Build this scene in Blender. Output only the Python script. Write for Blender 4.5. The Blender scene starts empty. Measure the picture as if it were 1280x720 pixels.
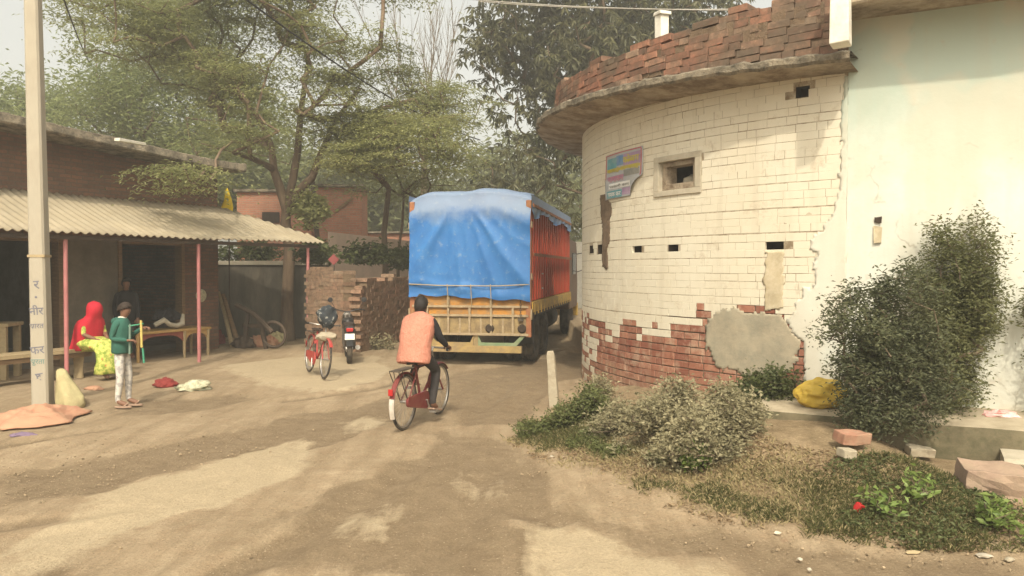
import bpy, bmesh, math, random
import numpy as np
from mathutils import Vector, Matrix, noise as mnoise
C = bpy.context.scene.collection
SC = bpy.context.scene
R_ = math.radians
rng = np.random.default_rng(7)
random.seed(7)

# ---------------------------------------------------------------- camera model
CAMZ, F, PITCH = 1.9, 960.0, math.atan(24/960)
def ray(px, py):
    u, v = (px-640)/F, (360-py)/F
    return Vector((u, math.cos(PITCH)+v*math.sin(PITCH), v*math.cos(PITCH)-math.sin(PITCH)))
def gp(px, py, z=0.0):                      # picture point -> spot on the level z
    r = ray(px, py); k = (z-CAMZ)/r.z
    return Vector((r.x*k, r.y*k, z))
def at(px, py, d):                          # picture point -> spot at distance y = d
    r = ray(px, py); k = d/r.y
    return Vector((r.x*k, d, CAMZ+r.z*k))

# ---------------------------------------------------------------- objects
def tag(o, label=None, cat=None, group=None, kind=None):
    if label: o['label'] = label
    if cat: o['category'] = cat
    if group: o['group'] = group
    if kind or label: o['kind'] = kind or 'thing'
    return o
def empty(name, loc=(0,0,0), rz=0.0, label=None, cat=None, group=None):
    o = bpy.data.objects.new(name, None); C.objects.link(o)
    o.location = loc; o.rotation_euler = (0,0,rz); o.empty_display_size = .2
    return tag(o, label, cat, group)
def link(name, me, parent=None, loc=None, rz=None):
    o = bpy.data.objects.new(name, me); C.objects.link(o)
    if parent: o.parent = parent
    if loc is not None: o.location = loc
    if rz is not None: o.rotation_euler = (0,0,rz)
    return o
def kids(o): return [c for c in bpy.data.objects if c.parent == o]
def copy_tree(o, parent=None):
    c = o.copy(); C.objects.link(c)
    if parent: c.parent = parent
    for ch in kids(o): copy_tree(ch, c)
    return c

class MB:
    def __init__(s): s.v=[]; s.f=[]; s.m=[]; s.t=[]
    def add(s, vs, fs, m=0, tone=None):
        n=len(s.v); s.v += [tuple(p) for p in vs]
        t = random.random() if tone is None else tone
        s.t += [t]*len(vs)
        for f in fs: s.f.append(tuple(i+n for i in f)); s.m.append(m)
        return s
    def box(s, c, d, rz=0, m=0, rot=None, jit=0, tone=None):
        vs=[]
        M = rot if rot is not None else Matrix.Rotation(rz,3,'Z')
        for z in (-1,1):
            for x,y in ((-1,-1),(1,-1),(1,1),(-1,1)):
                p = Vector((x*d[0]/2,y*d[1]/2,z*d[2]/2))
                if jit: p += Vector((random.uniform(-jit,jit),random.uniform(-jit,jit),random.uniform(-jit,jit)))
                vs.append(M@p+Vector(c))
        return s.add(vs, ((3,2,1,0),(4,5,6,7),(0,1,5,4),(1,2,6,5),(2,3,7,6),(3,0,4,7)), m, tone)
    def b2(s, x0,x1,y0,y1,z0,z1,m=0,jit=0): 
        return s.box(((x0+x1)/2,(y0+y1)/2,(z0+z1)/2),(x1-x0,y1-y0,z1-z0),0,m,None,jit)
    def tube(s, pts, rad, n=8, m=0, cap=True, closed=False):
        pts=[Vector(p) for p in pts]; k=len(pts)
        if not hasattr(rad,'__len__'): rad=[rad]*k
        vs=[]; fs=[]; up=None
        for i,p in enumerate(pts):
            if closed: t=(pts[(i+1)%k]-pts[i-1])
            else: t=(pts[min(i+1,k-1)]-pts[max(i-1,0)])
            if t.length<1e-9: t=Vector((0,0,1))
            t.normalize()
            if up is None:
                up = Vector((0,0,1)) if abs(t.z)<.9 else Vector((1,0,0))
            a = (up - t*up.dot(t)); a.normalize(); up=a
            b = t.cross(a)
            for j in range(n):
                q=2*math.pi*j/n
                vs.append(p+(a*math.cos(q)+b*math.sin(q))*rad[i])
        for i in range(k if closed else k-1):
            for j in range(n):
                i2=(i+1)%k
                fs.append((i*n+j, i*n+(j+1)%n, i2*n+(j+1)%n, i2*n+j))
        if cap and not closed:
            fs.append(tuple(range(n-1,-1,-1))); fs.append(tuple((k-1)*n+j for j in range(n)))
        return s.add(vs,fs,m)
    def ring(s, c, axis, R, r, n=32, k=8, m=0, flat=1.0):
        ax=Vector(axis).normalized(); a=ax.orthogonal().normalized(); b=ax.cross(a)
        vs=[];fs=[]
        for i in range(n):
            q=2*math.pi*i/n; e=a*math.cos(q)+b*math.sin(q)
            for j in range(k):
                w=2*math.pi*j/k
                vs.append(Vector(c)+e*(R+r*math.cos(w))+ax*(r*flat*math.sin(w)))
        for i in range(n):
            for j in range(k):
                fs.append((i*k+j,((i+1)%n)*k+j,((i+1)%n)*k+(j+1)%k,i*k+(j+1)%k))
        return s.add(vs,fs,m)
    def lathe(s, prof, c, axis, n=24, m=0):
        ax=Vector(axis).normalized(); a=ax.orthogonal().normalized(); b=ax.cross(a)
        vs=[];fs=[];k=len(prof)
        for i in range(n):
            q=2*math.pi*i/n; e=a*math.cos(q)+b*math.sin(q)
            for (r,h) in prof: vs.append(Vector(c)+e*r+ax*h)
        for i in range(n):
            for j in range(k-1):
                fs.append((i*k+j,((i+1)%n)*k+j,((i+1)%n)*k+j+1,i*k+j+1))
        return s.add(vs,fs,m)
    def loft(s, rings, n=20, m=0, cap=True, fold=0, fk=5, ph=0):
        # rings: (centre, rx, ry[, rz]) lofted along the list; level rings
        vs=[];fs=[];k=len(rings)
        for i,rr in enumerate(rings):
            c,rx,ry=rr[:3]; rz=rr[3] if len(rr)>3 else 0; tilt=rr[4] if len(rr)>4 else None
            M=Matrix.Rotation(rz,3,'Z')
            if tilt is not None: M = tilt
            for j in range(n):
                q=2*math.pi*j/n
                w=1+fold*math.sin(fk*q+ph+i*.7)+fold*.6*math.sin((fk*2+1)*q+i*1.3)
                vs.append(Vector(c)+M@Vector((rx*w*math.cos(q),ry*w*math.sin(q),0)))
        for i in range(k-1):
            for j in range(n):
                fs.append((i*n+j,i*n+(j+1)%n,(i+1)*n+(j+1)%n,(i+1)*n+j))
        if cap:
            fs.append(tuple(range(n-1,-1,-1))); fs.append(tuple((k-1)*n+j for j in range(n)))
        return s.add(vs,fs,m)
    def blob(s, c, r, sub=2, amp=.15, fr=2.0, m=0, flat_bottom=False, seed=0):
        bm=bmesh.new(); bmesh.ops.create_icosphere(bm,subdivisions=sub,radius=1)
        vs=[]
        for v in bm.verts:
            d=1+amp*mnoise.noise(v.co*fr+Vector((seed*3.1,seed,0)))+amp*.5*mnoise.noise(v.co*fr*2.7+Vector((seed,5,0)))
            p=Vector((v.co.x*r[0]*d,v.co.y*r[1]*d,v.co.z*r[2]*d))
            if flat_bottom and p.z<0: p.z*=.15
            vs.append(Vector(c)+p)
        fs=[tuple(l.index for l in f.verts) for f in bm.faces]
        bm.free(); return s.add(vs,fs,m)
    def crumple(s, amp, fr, stretch=(1,1,1), seed=0):
        c=sum((Vector(p) for p in s.v),Vector())/len(s.v)
        for i,p in enumerate(s.v):
            p=Vector(p); q=Vector((p.x*stretch[0],p.y*stretch[1],p.z*stretch[2]))*fr+Vector((seed*1.7,seed,seed*.3))
            q+=Vector((mnoise.noise(q*.7),mnoise.noise(q*.7+Vector((9,0,0))),mnoise.noise(q*.7+Vector((0,9,0)))))*.6
            w=(1-2*abs(mnoise.noise(q)))*.6+(1-2*abs(mnoise.noise(q*2.1+Vector((3,3,3)))))*.3
            d=p-c; d=d.normalized() if d.length>1e-5 else d
            s.v[i]=tuple(p+d*amp*(w-.3))
        return s
    def build(s, name, mats, parent=None, smooth=False, bevel=0, seg=2, off=None, ang=40):
        me=bpy.data.meshes.new(name)
        vs=s.v if off is None else [(p[0]-off[0],p[1]-off[1],p[2]-off[2]) for p in s.v]
        me.from_pydata(vs,[],s.f)
        if not isinstance(mats,(list,tuple)): mats=[mats]
        for m in mats: me.materials.append(m)
        me.polygons.foreach_set('material_index', s.m)
        at_=me.attributes.new('tone','FLOAT','POINT'); at_.data.foreach_set('value', s.t)
        if smooth:
            me.polygons.foreach_set('use_smooth',[True]*len(s.f))
        me.update()
        bm=bmesh.new(); bm.from_mesh(me); bmesh.ops.recalc_face_normals(bm,faces=bm.faces); bm.to_mesh(me); bm.free()
        if smooth and ang: 
            try: me.set_sharp_from_angle(angle=R_(ang))
            except Exception: pass
        o=link(name,me,parent)
        if bevel:
            b=o.modifiers.new('bevel','BEVEL'); b.width=bevel; b.segments=seg; b.limit_method='ANGLE'; b.angle_limit=R_(40)
        return o

def np_mesh(name, V, Q, mat, parent=None, tone=None, smooth=False, col=None):
    me=bpy.data.meshes.new(name)
    V=np.asarray(V,dtype=np.float32); Q=np.asarray(Q,dtype=np.int32); k=Q.shape[1]
    me.vertices.add(len(V)); me.vertices.foreach_set('co',V.ravel())
    me.loops.add(Q.size); me.loops.foreach_set('vertex_index',Q.ravel())
    me.polygons.add(len(Q)); me.polygons.foreach_set('loop_start',np.arange(0,Q.size,k,dtype=np.int32))
    me.polygons.foreach_set('loop_total',np.full(len(Q),k,dtype=np.int32))
    me.polygons.foreach_set('use_smooth',np.full(len(Q),bool(smooth)))
    if tone is not None:
        a=me.attributes.new('tone','FLOAT','POINT'); a.data.foreach_set('value',np.asarray(tone,dtype=np.float32))
    if col is not None:
        a=me.attributes.new('mask','FLOAT_COLOR','POINT'); a.data.foreach_set('color',np.asarray(col,dtype=np.float32).ravel())
    mats = mat if isinstance(mat,(list,tuple)) else [mat]
    for m in mats: me.materials.append(m)
    me.update(calc_edges=True); me.validate()
    return link(name,me,parent)

# ---------------------------------------------------------------- materials
class N:
    def __init__(s,name):
        s.m=bpy.data.materials.new(name); s.m.use_nodes=True; s.t=s.m.node_tree; s.t.nodes.clear()
        s.out=s.t.nodes.new('ShaderNodeOutputMaterial')
    def n(s,ty,**kw):
        x=s.t.nodes.new(ty)
        for k,v in kw.items():
            if k.startswith('i_'): 
                key=k[2:]
                x.inputs[int(key) if key.isdigit() else key.replace('_',' ')].default_value=v
            else: setattr(x,k,v)
        return x
    def l(s,a,b): s.t.links.new(a,b)
    def coord(s,scale=(1,1,1),which='Object'):
        tc=s.n('ShaderNodeTexCoord'); mp=s.n('ShaderNodeMapping'); mp.inputs['Scale'].default_value=scale
        s.l(tc.outputs[which],mp.inputs['Vector']); return mp.outputs[0]
    def noise(s,vec,scale,detail=5,rough=.6):
        x=s.n('ShaderNodeTexNoise',i_Scale=scale,i_Detail=detail,i_Roughness=rough); s.l(vec,x.inputs['Vector']); return x.outputs['Fac']
    def ramp(s,fac,stops):
        x=s.n('ShaderNodeValToRGB'); e=x.color_ramp.elements
        while len(e)<len(stops): e.new(.5)
        for i,(p,c) in enumerate(stops):
            e[i].position=p; e[i].color=(c,c,c,1) if not hasattr(c,'__len__') else (*c,1)
        s.l(fac,x.inputs[0]); return x.outputs[0]
    def mix(s,fac,a,b,mode='MIX'):
        x=s.n('ShaderNodeMix',data_type='RGBA',blend_type=mode)
        for sock,val in ((x.inputs[0],fac),(x.inputs[6],a),(x.inputs[7],b)):
            if hasattr(val,'is_linked'): s.l(val,sock)
            elif hasattr(val,'__len__'): sock.default_value=(*val,1) if len(val)==3 else val
            else: sock.default_value=val
        return x.outputs[2]
    def math(s,op,a,b=0,c=None,clamp=False):
        x=s.n('ShaderNodeMath',operation=op,use_clamp=clamp)
        for i,val in enumerate((a,b,c)):
            if val is None: continue
            if hasattr(val,'is_linked'): s.l(val,x.inputs[i])
            else: x.inputs[i].default_value=val
        return x.outputs[0]
    def attr(s,name,out='Fac'):
        x=s.n('ShaderNodeAttribute'); x.attribute_name=name; return x.outputs[out]
    def bump(s,h,strength=.4,dist=.02):
        x=s.n('ShaderNodeBump'); x.inputs['Strength'].default_value=strength; x.inputs['Distance'].default_value=dist
        s.l(h,x.inputs['Height']); return x.outputs[0]
    def pbr(s,col,rough=.8,normal=None,metal=0,spec=.3,emit=None):
        x=s.n('ShaderNodeBsdfPrincipled'); 
        for k,val in (('Base Color',col),('Roughness',rough),('Metallic',metal),('Specular IOR Level',spec)):
            if hasattr(val,'is_linked'): s.l(val,x.inputs[k])
            elif hasattr(val,'__len__'): x.inputs[k].default_value=(*val,1)
            else: x.inputs[k].default_value=val
        if normal is not None: s.l(normal,x.inputs['Normal'])
        s.l(x.outputs[0],s.out.inputs[0]); return s.m

def M_plain(name,col,rough=.8,metal=0,var=.25,scale=6,bump=.2,bd=.01,spec=.3,dirt=None,dirtamt=.4,tone=0,stretch=(1,1,1)):
    n=N(name); v=n.coord(stretch)
    a=n.noise(v,scale,6,.65); b=n.noise(v,scale*6,4,.6)
    dark=tuple(c*(1-var) for c in col); lite=tuple(min(1,c*(1+var*.7)) for c in col)
    c=n.mix(n.ramp(a,[(.3,0),(.7,1)]),dark,lite)
    c=n.mix(.25,c,n.mix(b,dark,lite))
    if tone: 
        tn=n.attr('tone'); c=n.mix(tone,c,n.mix(tn,tuple(x*.45 for x in col),tuple(min(1,x*1.5) for x in col)))
    if dirt:
        d=n.noise(v,scale*.7+1.3,8,.75); c=n.mix(n.math('MULTIPLY',n.ramp(d,[(.42,0),(.62,1)]),dirtamt),c,dirt)
    return n.pbr(c,rough,n.bump(n.math('ADD',a,b),bump,bd),metal,spec)

def M_leaf(name,c1,c2,trans=.35,rough=.55,spec=.25):
    n=N(name); t=n.attr('tone'); v=n.coord()
    big=n.noise(v,.9,3,.5)
    c=n.mix(t,c1,c2); c=n.mix(n.ramp(big,[(.35,0),(.65,.55)]),c,tuple(x*.8 for x in c2))
    p=n.n('ShaderNodeBsdfPrincipled'); n.l(c,p.inputs['Base Color']); p.inputs['Roughness'].default_value=rough
    p.inputs['Specular IOR Level'].default_value=spec
    tr=n.n('ShaderNodeBsdfTranslucent'); n.l(c,tr.inputs[0])
    mx=n.n('ShaderNodeMixShader'); mx.inputs[0].default_value=trans
    n.l(p.outputs[0],mx.inputs[1]); n.l(tr.outputs[0],mx.inputs[2]); n.l(mx.outputs[0],n.out.inputs[0]); return n.m

def M_bricks(name,c1,c2,mortar,bw=.235,bh=.08,ms=.011,dirt=(.09,.075,.055),dirtamt=.5,paint=None,paintamt=0,bstr=.5):
    n=N(name); tc=n.n('ShaderNodeTexCoord'); sp=n.n('ShaderNodeSeparateXYZ'); n.l(tc.outputs['Object'],sp.inputs[0])
    cb=n.n('ShaderNodeCombineXYZ'); n.l(n.math('ADD',sp.outputs[0],sp.outputs[1]),cb.inputs[0]); n.l(sp.outputs[2],cb.inputs[1])
    v0=cb.outputs[0]
    nz=n.n('ShaderNodeTexNoise',i_Scale=3.0,i_Detail=4); n.l(v0,nz.inputs['Vector'])
    ad=n.n('ShaderNodeVectorMath',operation='MULTIPLY_ADD'); n.l(nz.outputs['Color'],ad.inputs[0]); ad.inputs[1].default_value=(.03,.03,0); n.l(v0,ad.inputs[2])
    br=n.n('ShaderNodeTexBrick'); n.l(ad.outputs[0],br.inputs['Vector'])
    for k,x in (('Scale',1.0),('Mortar Size',ms),('Mortar Smooth',.3),('Bias',-.1),('Brick Width',bw),('Row Height',bh)): br.inputs[k].default_value=x
    br.inputs['Color1'].default_value=(*c1,1); br.inputs['Color2'].default_value=(*c2,1); br.inputs['Mortar'].default_value=(*mortar,1)
    c=br.outputs['Color']; v=tc.outputs['Object']
    a=n.noise(v,1.3,7,.7); b=n.noise(v,22,4,.6)
    if paint is not None: c=n.mix(n.math('MULTIPLY',n.ramp(n.noise(v,2.1,8,.75),[(.45,0),(.56,1)]),paintamt),c,paint)
    c=n.mix(n.math('MULTIPLY',n.ramp(a,[(.38,0),(.68,1)]),dirtamt),c,dirt)
    c=n.mix(.35,c,n.mix(b,(0.02,.018,.015),(1,1,1)),'OVERLAY')
    h=n.math('SUBTRACT',n.math('MULTIPLY',b,.4),br.outputs['Fac'])
    return n.pbr(c,.9,n.bump(h,bstr,.02))
# ---------------------------------------------------------------- palette
M=dict(
 concrete=M_plain('old_concrete',(.34,.31,.25),.9,var=.35,scale=3,bump=.4,dirt=(.07,.06,.045),dirtamt=.55),
 pole=M_plain('pole_concrete',(.40,.355,.275),.9,var=.12,scale=4,bump=.25,stretch=(1,1,.25),dirt=(.28,.23,.17),dirtamt=.35),
 slab=M_plain('weathered_slab',(.27,.225,.16),.95,var=.45,scale=5,bump=.8,bd=.03,dirt=(.045,.038,.028),dirtamt=.9),
 soffit=M_plain('soffit_render',(.40,.33,.24),.95,var=.4,scale=2.2,bump=.6,bd=.03,dirt=(.13,.085,.05),dirtamt=.85),
 white=M_plain('whitewash',(.74,.70,.60),.9,var=.12,scale=3,bump=.25,dirt=(.42,.37,.28),dirtamt=.4),
 cement=M_plain('cement_patch',(.40,.35,.26),.95,var=.22,scale=5,bump=.4,dirt=(.52,.46,.36),dirtamt=.5),
 strip=M_plain('render_strip',(.44,.36,.23),.95,var=.2,scale=4,bump=.3,dirt=(.6,.52,.38),dirtamt=.6),
 stain=M_plain('broken_chase',(.16,.11,.07),.95,var=.5,scale=12,bump=.6,bd=.02),
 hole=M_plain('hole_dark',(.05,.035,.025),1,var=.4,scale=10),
 wood=M_plain('old_wood',(.22,.14,.075),.8,var=.4,scale=5,bump=.4,stretch=(1,1,6)),
 palewood=M_plain('pale_wood',(.42,.32,.18),.8,var=.3,scale=5,bump=.3,dirt=(.2,.14,.08),dirtamt=.4),
 yellowwood=M_plain('painted_table_wood',(.46,.29,.10),.65,var=.3,scale=5,bump=.2,dirt=(.2,.11,.06),dirtamt=.5),
 redwood=M_plain('red_table_wood',(.25,.075,.05),.65,var=.3,scale=5,bump=.2),
 darkwood=M_plain('dark_wood',(.085,.06,.042),.9,var=.4,scale=6,bump=.4),
 pink=M_plain('pink_post_paint',(.46,.17,.17),.5,var=.2,scale=5,bump=.15,dirt=(.3,.17,.13),dirtamt=.4),
 asbestos=M_plain('cement_sheet',(.335,.28,.195),.9,var=.25,scale=1.6,bump=.25,dirt=(.30,.24,.15),dirtamt=.45),
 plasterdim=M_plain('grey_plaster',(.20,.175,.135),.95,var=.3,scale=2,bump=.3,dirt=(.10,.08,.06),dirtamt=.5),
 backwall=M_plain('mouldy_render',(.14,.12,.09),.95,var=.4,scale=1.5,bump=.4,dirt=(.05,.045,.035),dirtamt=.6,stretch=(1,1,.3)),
 pinkwall=M_plain('pink_plaster',(.52,.38,.29),.95,var=.15,scale=.8,bump=.3,dirt=(.34,.26,.2),dirtamt=.5),
 tyre=M_plain('tyre_rubber',(.035,.032,.03),.85,var=.3,scale=8,dirt=(.2,.155,.1),dirtamt=.5),
 black=M_plain('black_paint',(.02,.02,.022),.45,var=.3,scale=8,dirt=(.12,.095,.07),dirtamt=.25),
 chassis=M_plain('grimy_steel',(.055,.045,.035),.8,var=.4,scale=6,dirt=(.16,.12,.08),dirtamt=.5),
 steel=M_plain('worn_steel',(.45,.42,.38),.45,metal=.8,var=.2,scale=9,dirt=(.2,.13,.08),dirtamt=.4),
 maroon=M_plain('maroon_enamel',(.17,.022,.025),.4,var=.2,scale=8,dirt=(.22,.15,.1),dirtamt=.35),
 mudguard=M_plain('pale_enamel',(.62,.56,.48),.5,var=.12,scale=8,dirt=(.3,.22,.15),dirtamt=.35),
 redpaint=M_plain('red_enamel',(.40,.045,.04),.45,var=.2,scale=8,dirt=(.22,.15,.1),dirtamt=.35),
 seat=M_plain('worn_leather',(.05,.035,.028),.6,var=.3,scale=8),
 truckred=M_plain('truck_red_paint',(.44,.05,.02),.5,var=.3,scale=3,bump=.2,dirt=(.24,.075,.035),dirtamt=.55,stretch=(1,1,.4)),
 truckyel=M_plain('truck_yellow_paint',(.58,.36,.06),.6,var=.3,scale=5,bump=.2,dirt=(.2,.14,.08),dirtamt=.6),
 tail=M_plain('weathered_tailgate',(.46,.21,.04),.75,var=.4,scale=2.6,bump=.35,dirt=(.24,.165,.09),dirtamt=.9),
 tail2=M_plain('bare_tailgate_plank',(.34,.245,.115),.85,var=.4,scale=3.1,bump=.35,dirt=(.13,.09,.055),dirtamt=.8),
 tailrail=M_plain('tailgate_rail',(.40,.31,.19),.8,var=.35,scale=5,bump=.3,dirt=(.16,.10,.06),dirtamt=.6),
 bumper=M_plain('bumper_paint',(.38,.26,.10),.75,var=.35,scale=3,bump=.3,dirt=(.19,.14,.09),dirtamt=.75),
 bumpgreen=M_plain('bumper_green',(.17,.25,.13),.75,var=.3,scale=5,bump=.3,dirt=(.3,.24,.16),dirtamt=.5),
 cab=M_plain('shaded_cab_paint',(.10,.05,.03),.5,var=.2,scale=4,dirt=(.18,.13,.08),dirtamt=.4),  # tree shade over the cab is put into this dark colour
 rust=M_plain('rust_post',(.27,.10,.05),.8,var=.4,scale=7,bump=.3,dirt=(.4,.24,.1),dirtamt=.4),
 glass=M_plain('dark_glass',(.03,.035,.035),.15,var=.1,scale=3,bump=0,spec=.5),
 redlamp=M_plain('red_lens',(.42,.02,.02),.25,var=.1,scale=4,bump=0,spec=.5),
 plate=M_plain('plate_white',(.72,.70,.62),.5,var=.08,scale=8,bump=0),
 skin=M_plain('brown_skin',(.20,.10,.06),.55,var=.12,scale=9,bump=.05),
 hair=M_plain('black_hair',(.018,.014,.012),.6,var=.4,scale=30,bump=.4),
 vest=M_plain('salmon_cloth',(.58,.235,.16),.9,var=.15,scale=6,bump=.9,bd=.03,stretch=(1,1,.6),dirt=(.40,.17,.115),dirtamt=.5),
 blackcloth=M_plain('black_cloth',(.018,.016,.018),.9,var=.3,scale=9,bump=.3),
 trouser=M_plain('dark_trousers',(.04,.034,.032),.9,var=.3,scale=9,bump=.3),
 hoodie=M_plain('green_fleece',(.035,.115,.085),.95,var=.2,scale=9,bump=.3),
 sandal=M_plain('worn_sandal',(.36,.24,.17),.8,var=.3,scale=9),
 redcloth=M_plain('red_veil',(.50,.018,.035),.85,var=.22,scale=5,bump=.4,bd=.02,stretch=(1,1,.4)),
 sack=M_plain('salmon_sackcloth',(.48,.24,.15),.95,var=.18,scale=6,bump=.5,dirt=(.4,.28,.17),dirtamt=.5),
 khaki=M_plain('khaki_sack',(.42,.36,.19),.95,var=.25,scale=7,bump=.5,dirt=(.3,.23,.12),dirtamt=.5),
 purple=M_plain('purple_cloth',(.20,.14,.20),.9,var=.2,scale=8),
 yellowsack=M_plain('yellow_plastic_sack',(.62,.42,.06),.6,var=.15,scale=5,bump=.4,bd=.02,dirt=(.4,.28,.1),dirtamt=.3),
 palecloth=M_plain('pale_wrapper',(.62,.58,.40),.7,var=.2,scale=12,dirt=(.09,.12,.07),dirtamt=.7),
 maroonrag=M_plain('maroon_rag',(.22,.035,.03),.9,var=.3,scale=9,bump=.5),
 yellowcloth=M_plain('yellow_cloth',(.80,.58,.02),.8,var=.15,scale=8,bump=.3),
 bark=M_plain('tree_bark',(.15,.10,.065),.95,var=.4,scale=5,bump=.7,bd=.03,stretch=(1,1,.25),dirt=(.25,.19,.12),dirtamt=.4),
 palebark=M_plain('twig_bark',(.16,.12,.08),.95,var=.3,scale=8,bump=.4),
 brickloose=M_plain('loose_brick',(.34,.17,.11),.95,var=.3,scale=8,bump=.6,tone=.5,dirt=(.35,.27,.18),dirtamt=.5),
 stone=M_plain('ground_stone',(.30,.225,.14),.95,var=.3,scale=9,bump=.4,tone=.5),
 stub=M_plain('marker_stone',(.42,.36,.26),.95,var=.25,scale=6,bump=.5,dirt=(.22,.17,.11),dirtamt=.5),
 litter=M_plain('paper_litter',(.46,.40,.31),.8,var=.2,scale=12,tone=.5),
 wire=M_plain('black_cable',(.03,.028,.025),.7,var=.2,scale=4),
 wirepale=M_plain('pale_wire',(.40,.37,.32),.6,var=.2,scale=4),
 ink=M_plain('blue_black_ink',(.17,.165,.19),.9,var=.3,scale=10,bump=0),
 inkg=M_plain('green_ink',(.16,.24,.21),.9,var=.3,scale=10,bump=0),
)
BR=dict(
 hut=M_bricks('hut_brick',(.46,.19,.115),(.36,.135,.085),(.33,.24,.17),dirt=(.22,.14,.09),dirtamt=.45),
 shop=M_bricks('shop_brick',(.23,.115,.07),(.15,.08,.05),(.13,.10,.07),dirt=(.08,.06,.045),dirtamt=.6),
)
L=dict(
 gul=M_leaf('feathery_leaf',(.20,.22,.09),(.39,.395,.175),.52),
 gul2=M_leaf('light_feathery_leaf',(.23,.25,.10),(.44,.43,.19),.52),
 green=M_leaf('fresh_leaf',(.16,.20,.075),(.32,.35,.145),.5),
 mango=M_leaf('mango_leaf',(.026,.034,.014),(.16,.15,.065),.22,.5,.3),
 far=M_leaf('far_leaf',(.14,.16,.07),(.28,.29,.14),.45),
 shrub=M_leaf('shrub_leaf',(.05,.06,.03),(.16,.165,.085),.3),
 shrubl=M_leaf('olive_shrub_leaf',(.08,.09,.036),(.21,.21,.09),.35),
 dry=M_leaf('dusty_weed_leaf',(.18,.165,.09),(.40,.35,.215),.25,.9,.1),
 weed=M_leaf('weed_leaf',(.07,.09,.028),(.19,.20,.075),.3),
 bright=M_leaf('bright_leaf',(.10,.16,.035),(.26,.33,.09),.3,.45,.35),
 grass=M_leaf('verge_grass_blade',(.045,.058,.018),(.14,.13,.05),.3,.7,.15),
 drygrass=M_leaf('dry_grass_blade',(.25,.20,.10),(.42,.34,.18),.25,.9,.1),
 deadleaf=M_leaf('dead_leaf',(.15,.095,.05),(.34,.25,.15),.1,.9,.1),
 creeper=M_leaf('creeper_leaf',(.045,.06,.02),(.135,.15,.055),.3),
)

# ---------------------------------------------------------------- camera, sky, sun
cam=bpy.data.cameras.new('camera'); cam.lens=27.0; cam.sensor_width=36; cam.clip_end=2000; cam.clip_start=.1
co=bpy.data.objects.new('camera',cam); C.objects.link(co); co.location=(0,0,CAMZ); co.rotation_euler=(math.pi/2-PITCH,0,0)
SC.camera=co
SUN_EL, SUN_AZ = R_(46), math.atan2(-.07,-1.0)       # direction towards the sun, seen from above: behind the camera
w=bpy.data.worlds.new('World'); SC.world=w; w.use_nodes=True; nt=w.node_tree; nt.nodes.clear()
wo=nt.nodes.new('ShaderNodeOutputWorld'); bg=nt.nodes.new('ShaderNodeBackground'); sky=nt.nodes.new('ShaderNodeTexSky')
sky.sky_type='NISHITA'; sky.sun_disc=False; sky.sun_elevation=SUN_EL; sky.sun_rotation=math.pi
sky.air_density=1.0; sky.dust_density=5.0; sky.ozone_density=1.0; sky.altitude=0
hs=nt.nodes.new('ShaderNodeHueSaturation'); hs.inputs['Saturation'].default_value=.22; hs.inputs['Value'].default_value=1.2
tint=nt.nodes.new('ShaderNodeMix'); tint.data_type='RGBA'; tint.blend_type='MULTIPLY'; tint.inputs[0].default_value=1.0
tint.inputs[7].default_value=(1.0,.965,.845,1)
nt.links.new(sky.outputs[0],hs.inputs['Color']); nt.links.new(hs.outputs[0],tint.inputs[6]); nt.links.new(tint.outputs[2],bg.inputs[0])
bg.inputs[1].default_value=.15; nt.links.new(bg.outputs[0],wo.inputs[0])
sl=bpy.data.lights.new('sun','SUN'); sl.energy=2.1; sl.angle=R_(1.6); sl.color=(1,.92,.765)
so=bpy.data.objects.new('sun',sl); C.objects.link(so)
sd=Vector((.07,1.0,-math.tan(SUN_EL)))
so.rotation_euler=sd.to_track_quat('-Z','Y').to_euler(); so.location=(0,-10,20)
SC.view_settings.view_transform='Standard'; SC.view_settings.look='None'; SC.view_settings.exposure=0.62; SC.view_settings.gamma=1
SC.view_settings.use_curve_mapping=False
SC.render.engine='CYCLES'
SC.cycles.volume_bounces=0; SC.cycles.max_bounces=6; SC.cycles.transparent_max_bounces=6

# ---------------------------------------------------------------- ground
def inpoly(P,X,Y):
    ins=np.zeros(X.shape,bool); n=len(P)
    for i in range(n):
        x1,y1=P[i]; x2,y2=P[(i+1)%n]
        c=((y1>Y)!=(y2>Y)); 
        xi=(x2-x1)*(Y-y1)/((y2-y1) if y2!=y1 else 1e-9)+x1
        ins^=c&(X<xi)
    return ins
def segdist(P,X,Y):
    d=np.full(X.shape,1e9)
    for i in range(len(P)-1):
        (x1,y1),(x2,y2)=P[i],P[i+1]; dx,dy=x2-x1,y2-y1; L2=dx*dx+dy*dy+1e-12
        t=np.clip(((X-x1)*dx+(Y-y1)*dy)/L2,0,1)
        d=np.minimum(d,np.hypot(X-(x1+t*dx),Y-(y1+t*dy)))
    return d
_lat=rng.random((64,64))
def vnoise(X,Y):
    xi=np.floor(X).astype(int); yi=np.floor(Y).astype(int); fx=X-xi; fy=Y-yi
    fx=fx*fx*(3-2*fx); fy=fy*fy*(3-2*fy); g=lambda a,b:_lat[a%64,b%64]
    return (g(xi,yi)*(1-fx)+g(xi+1,yi)*fx)*(1-fy)+(g(xi,yi+1)*(1-fx)+g(xi+1,yi+1)*fx)*fy
def fbm(X,Y,o=4):
    s=0;a=.5;k=1
    for i in range(o): s=s+a*vnoise(X*k+i*17.3,Y*k+i*9.1); a*=.5;k*=2.03
    return s
def smooth(a,b,x): t=np.clip((x-a)/(b-a),0,1); return t*t*(3-2*t)
def G(pts): return [(gp(x,y).x,gp(x,y).y) for x,y in pts]
CEN=(6.92,13.0); RW=5.7
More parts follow.
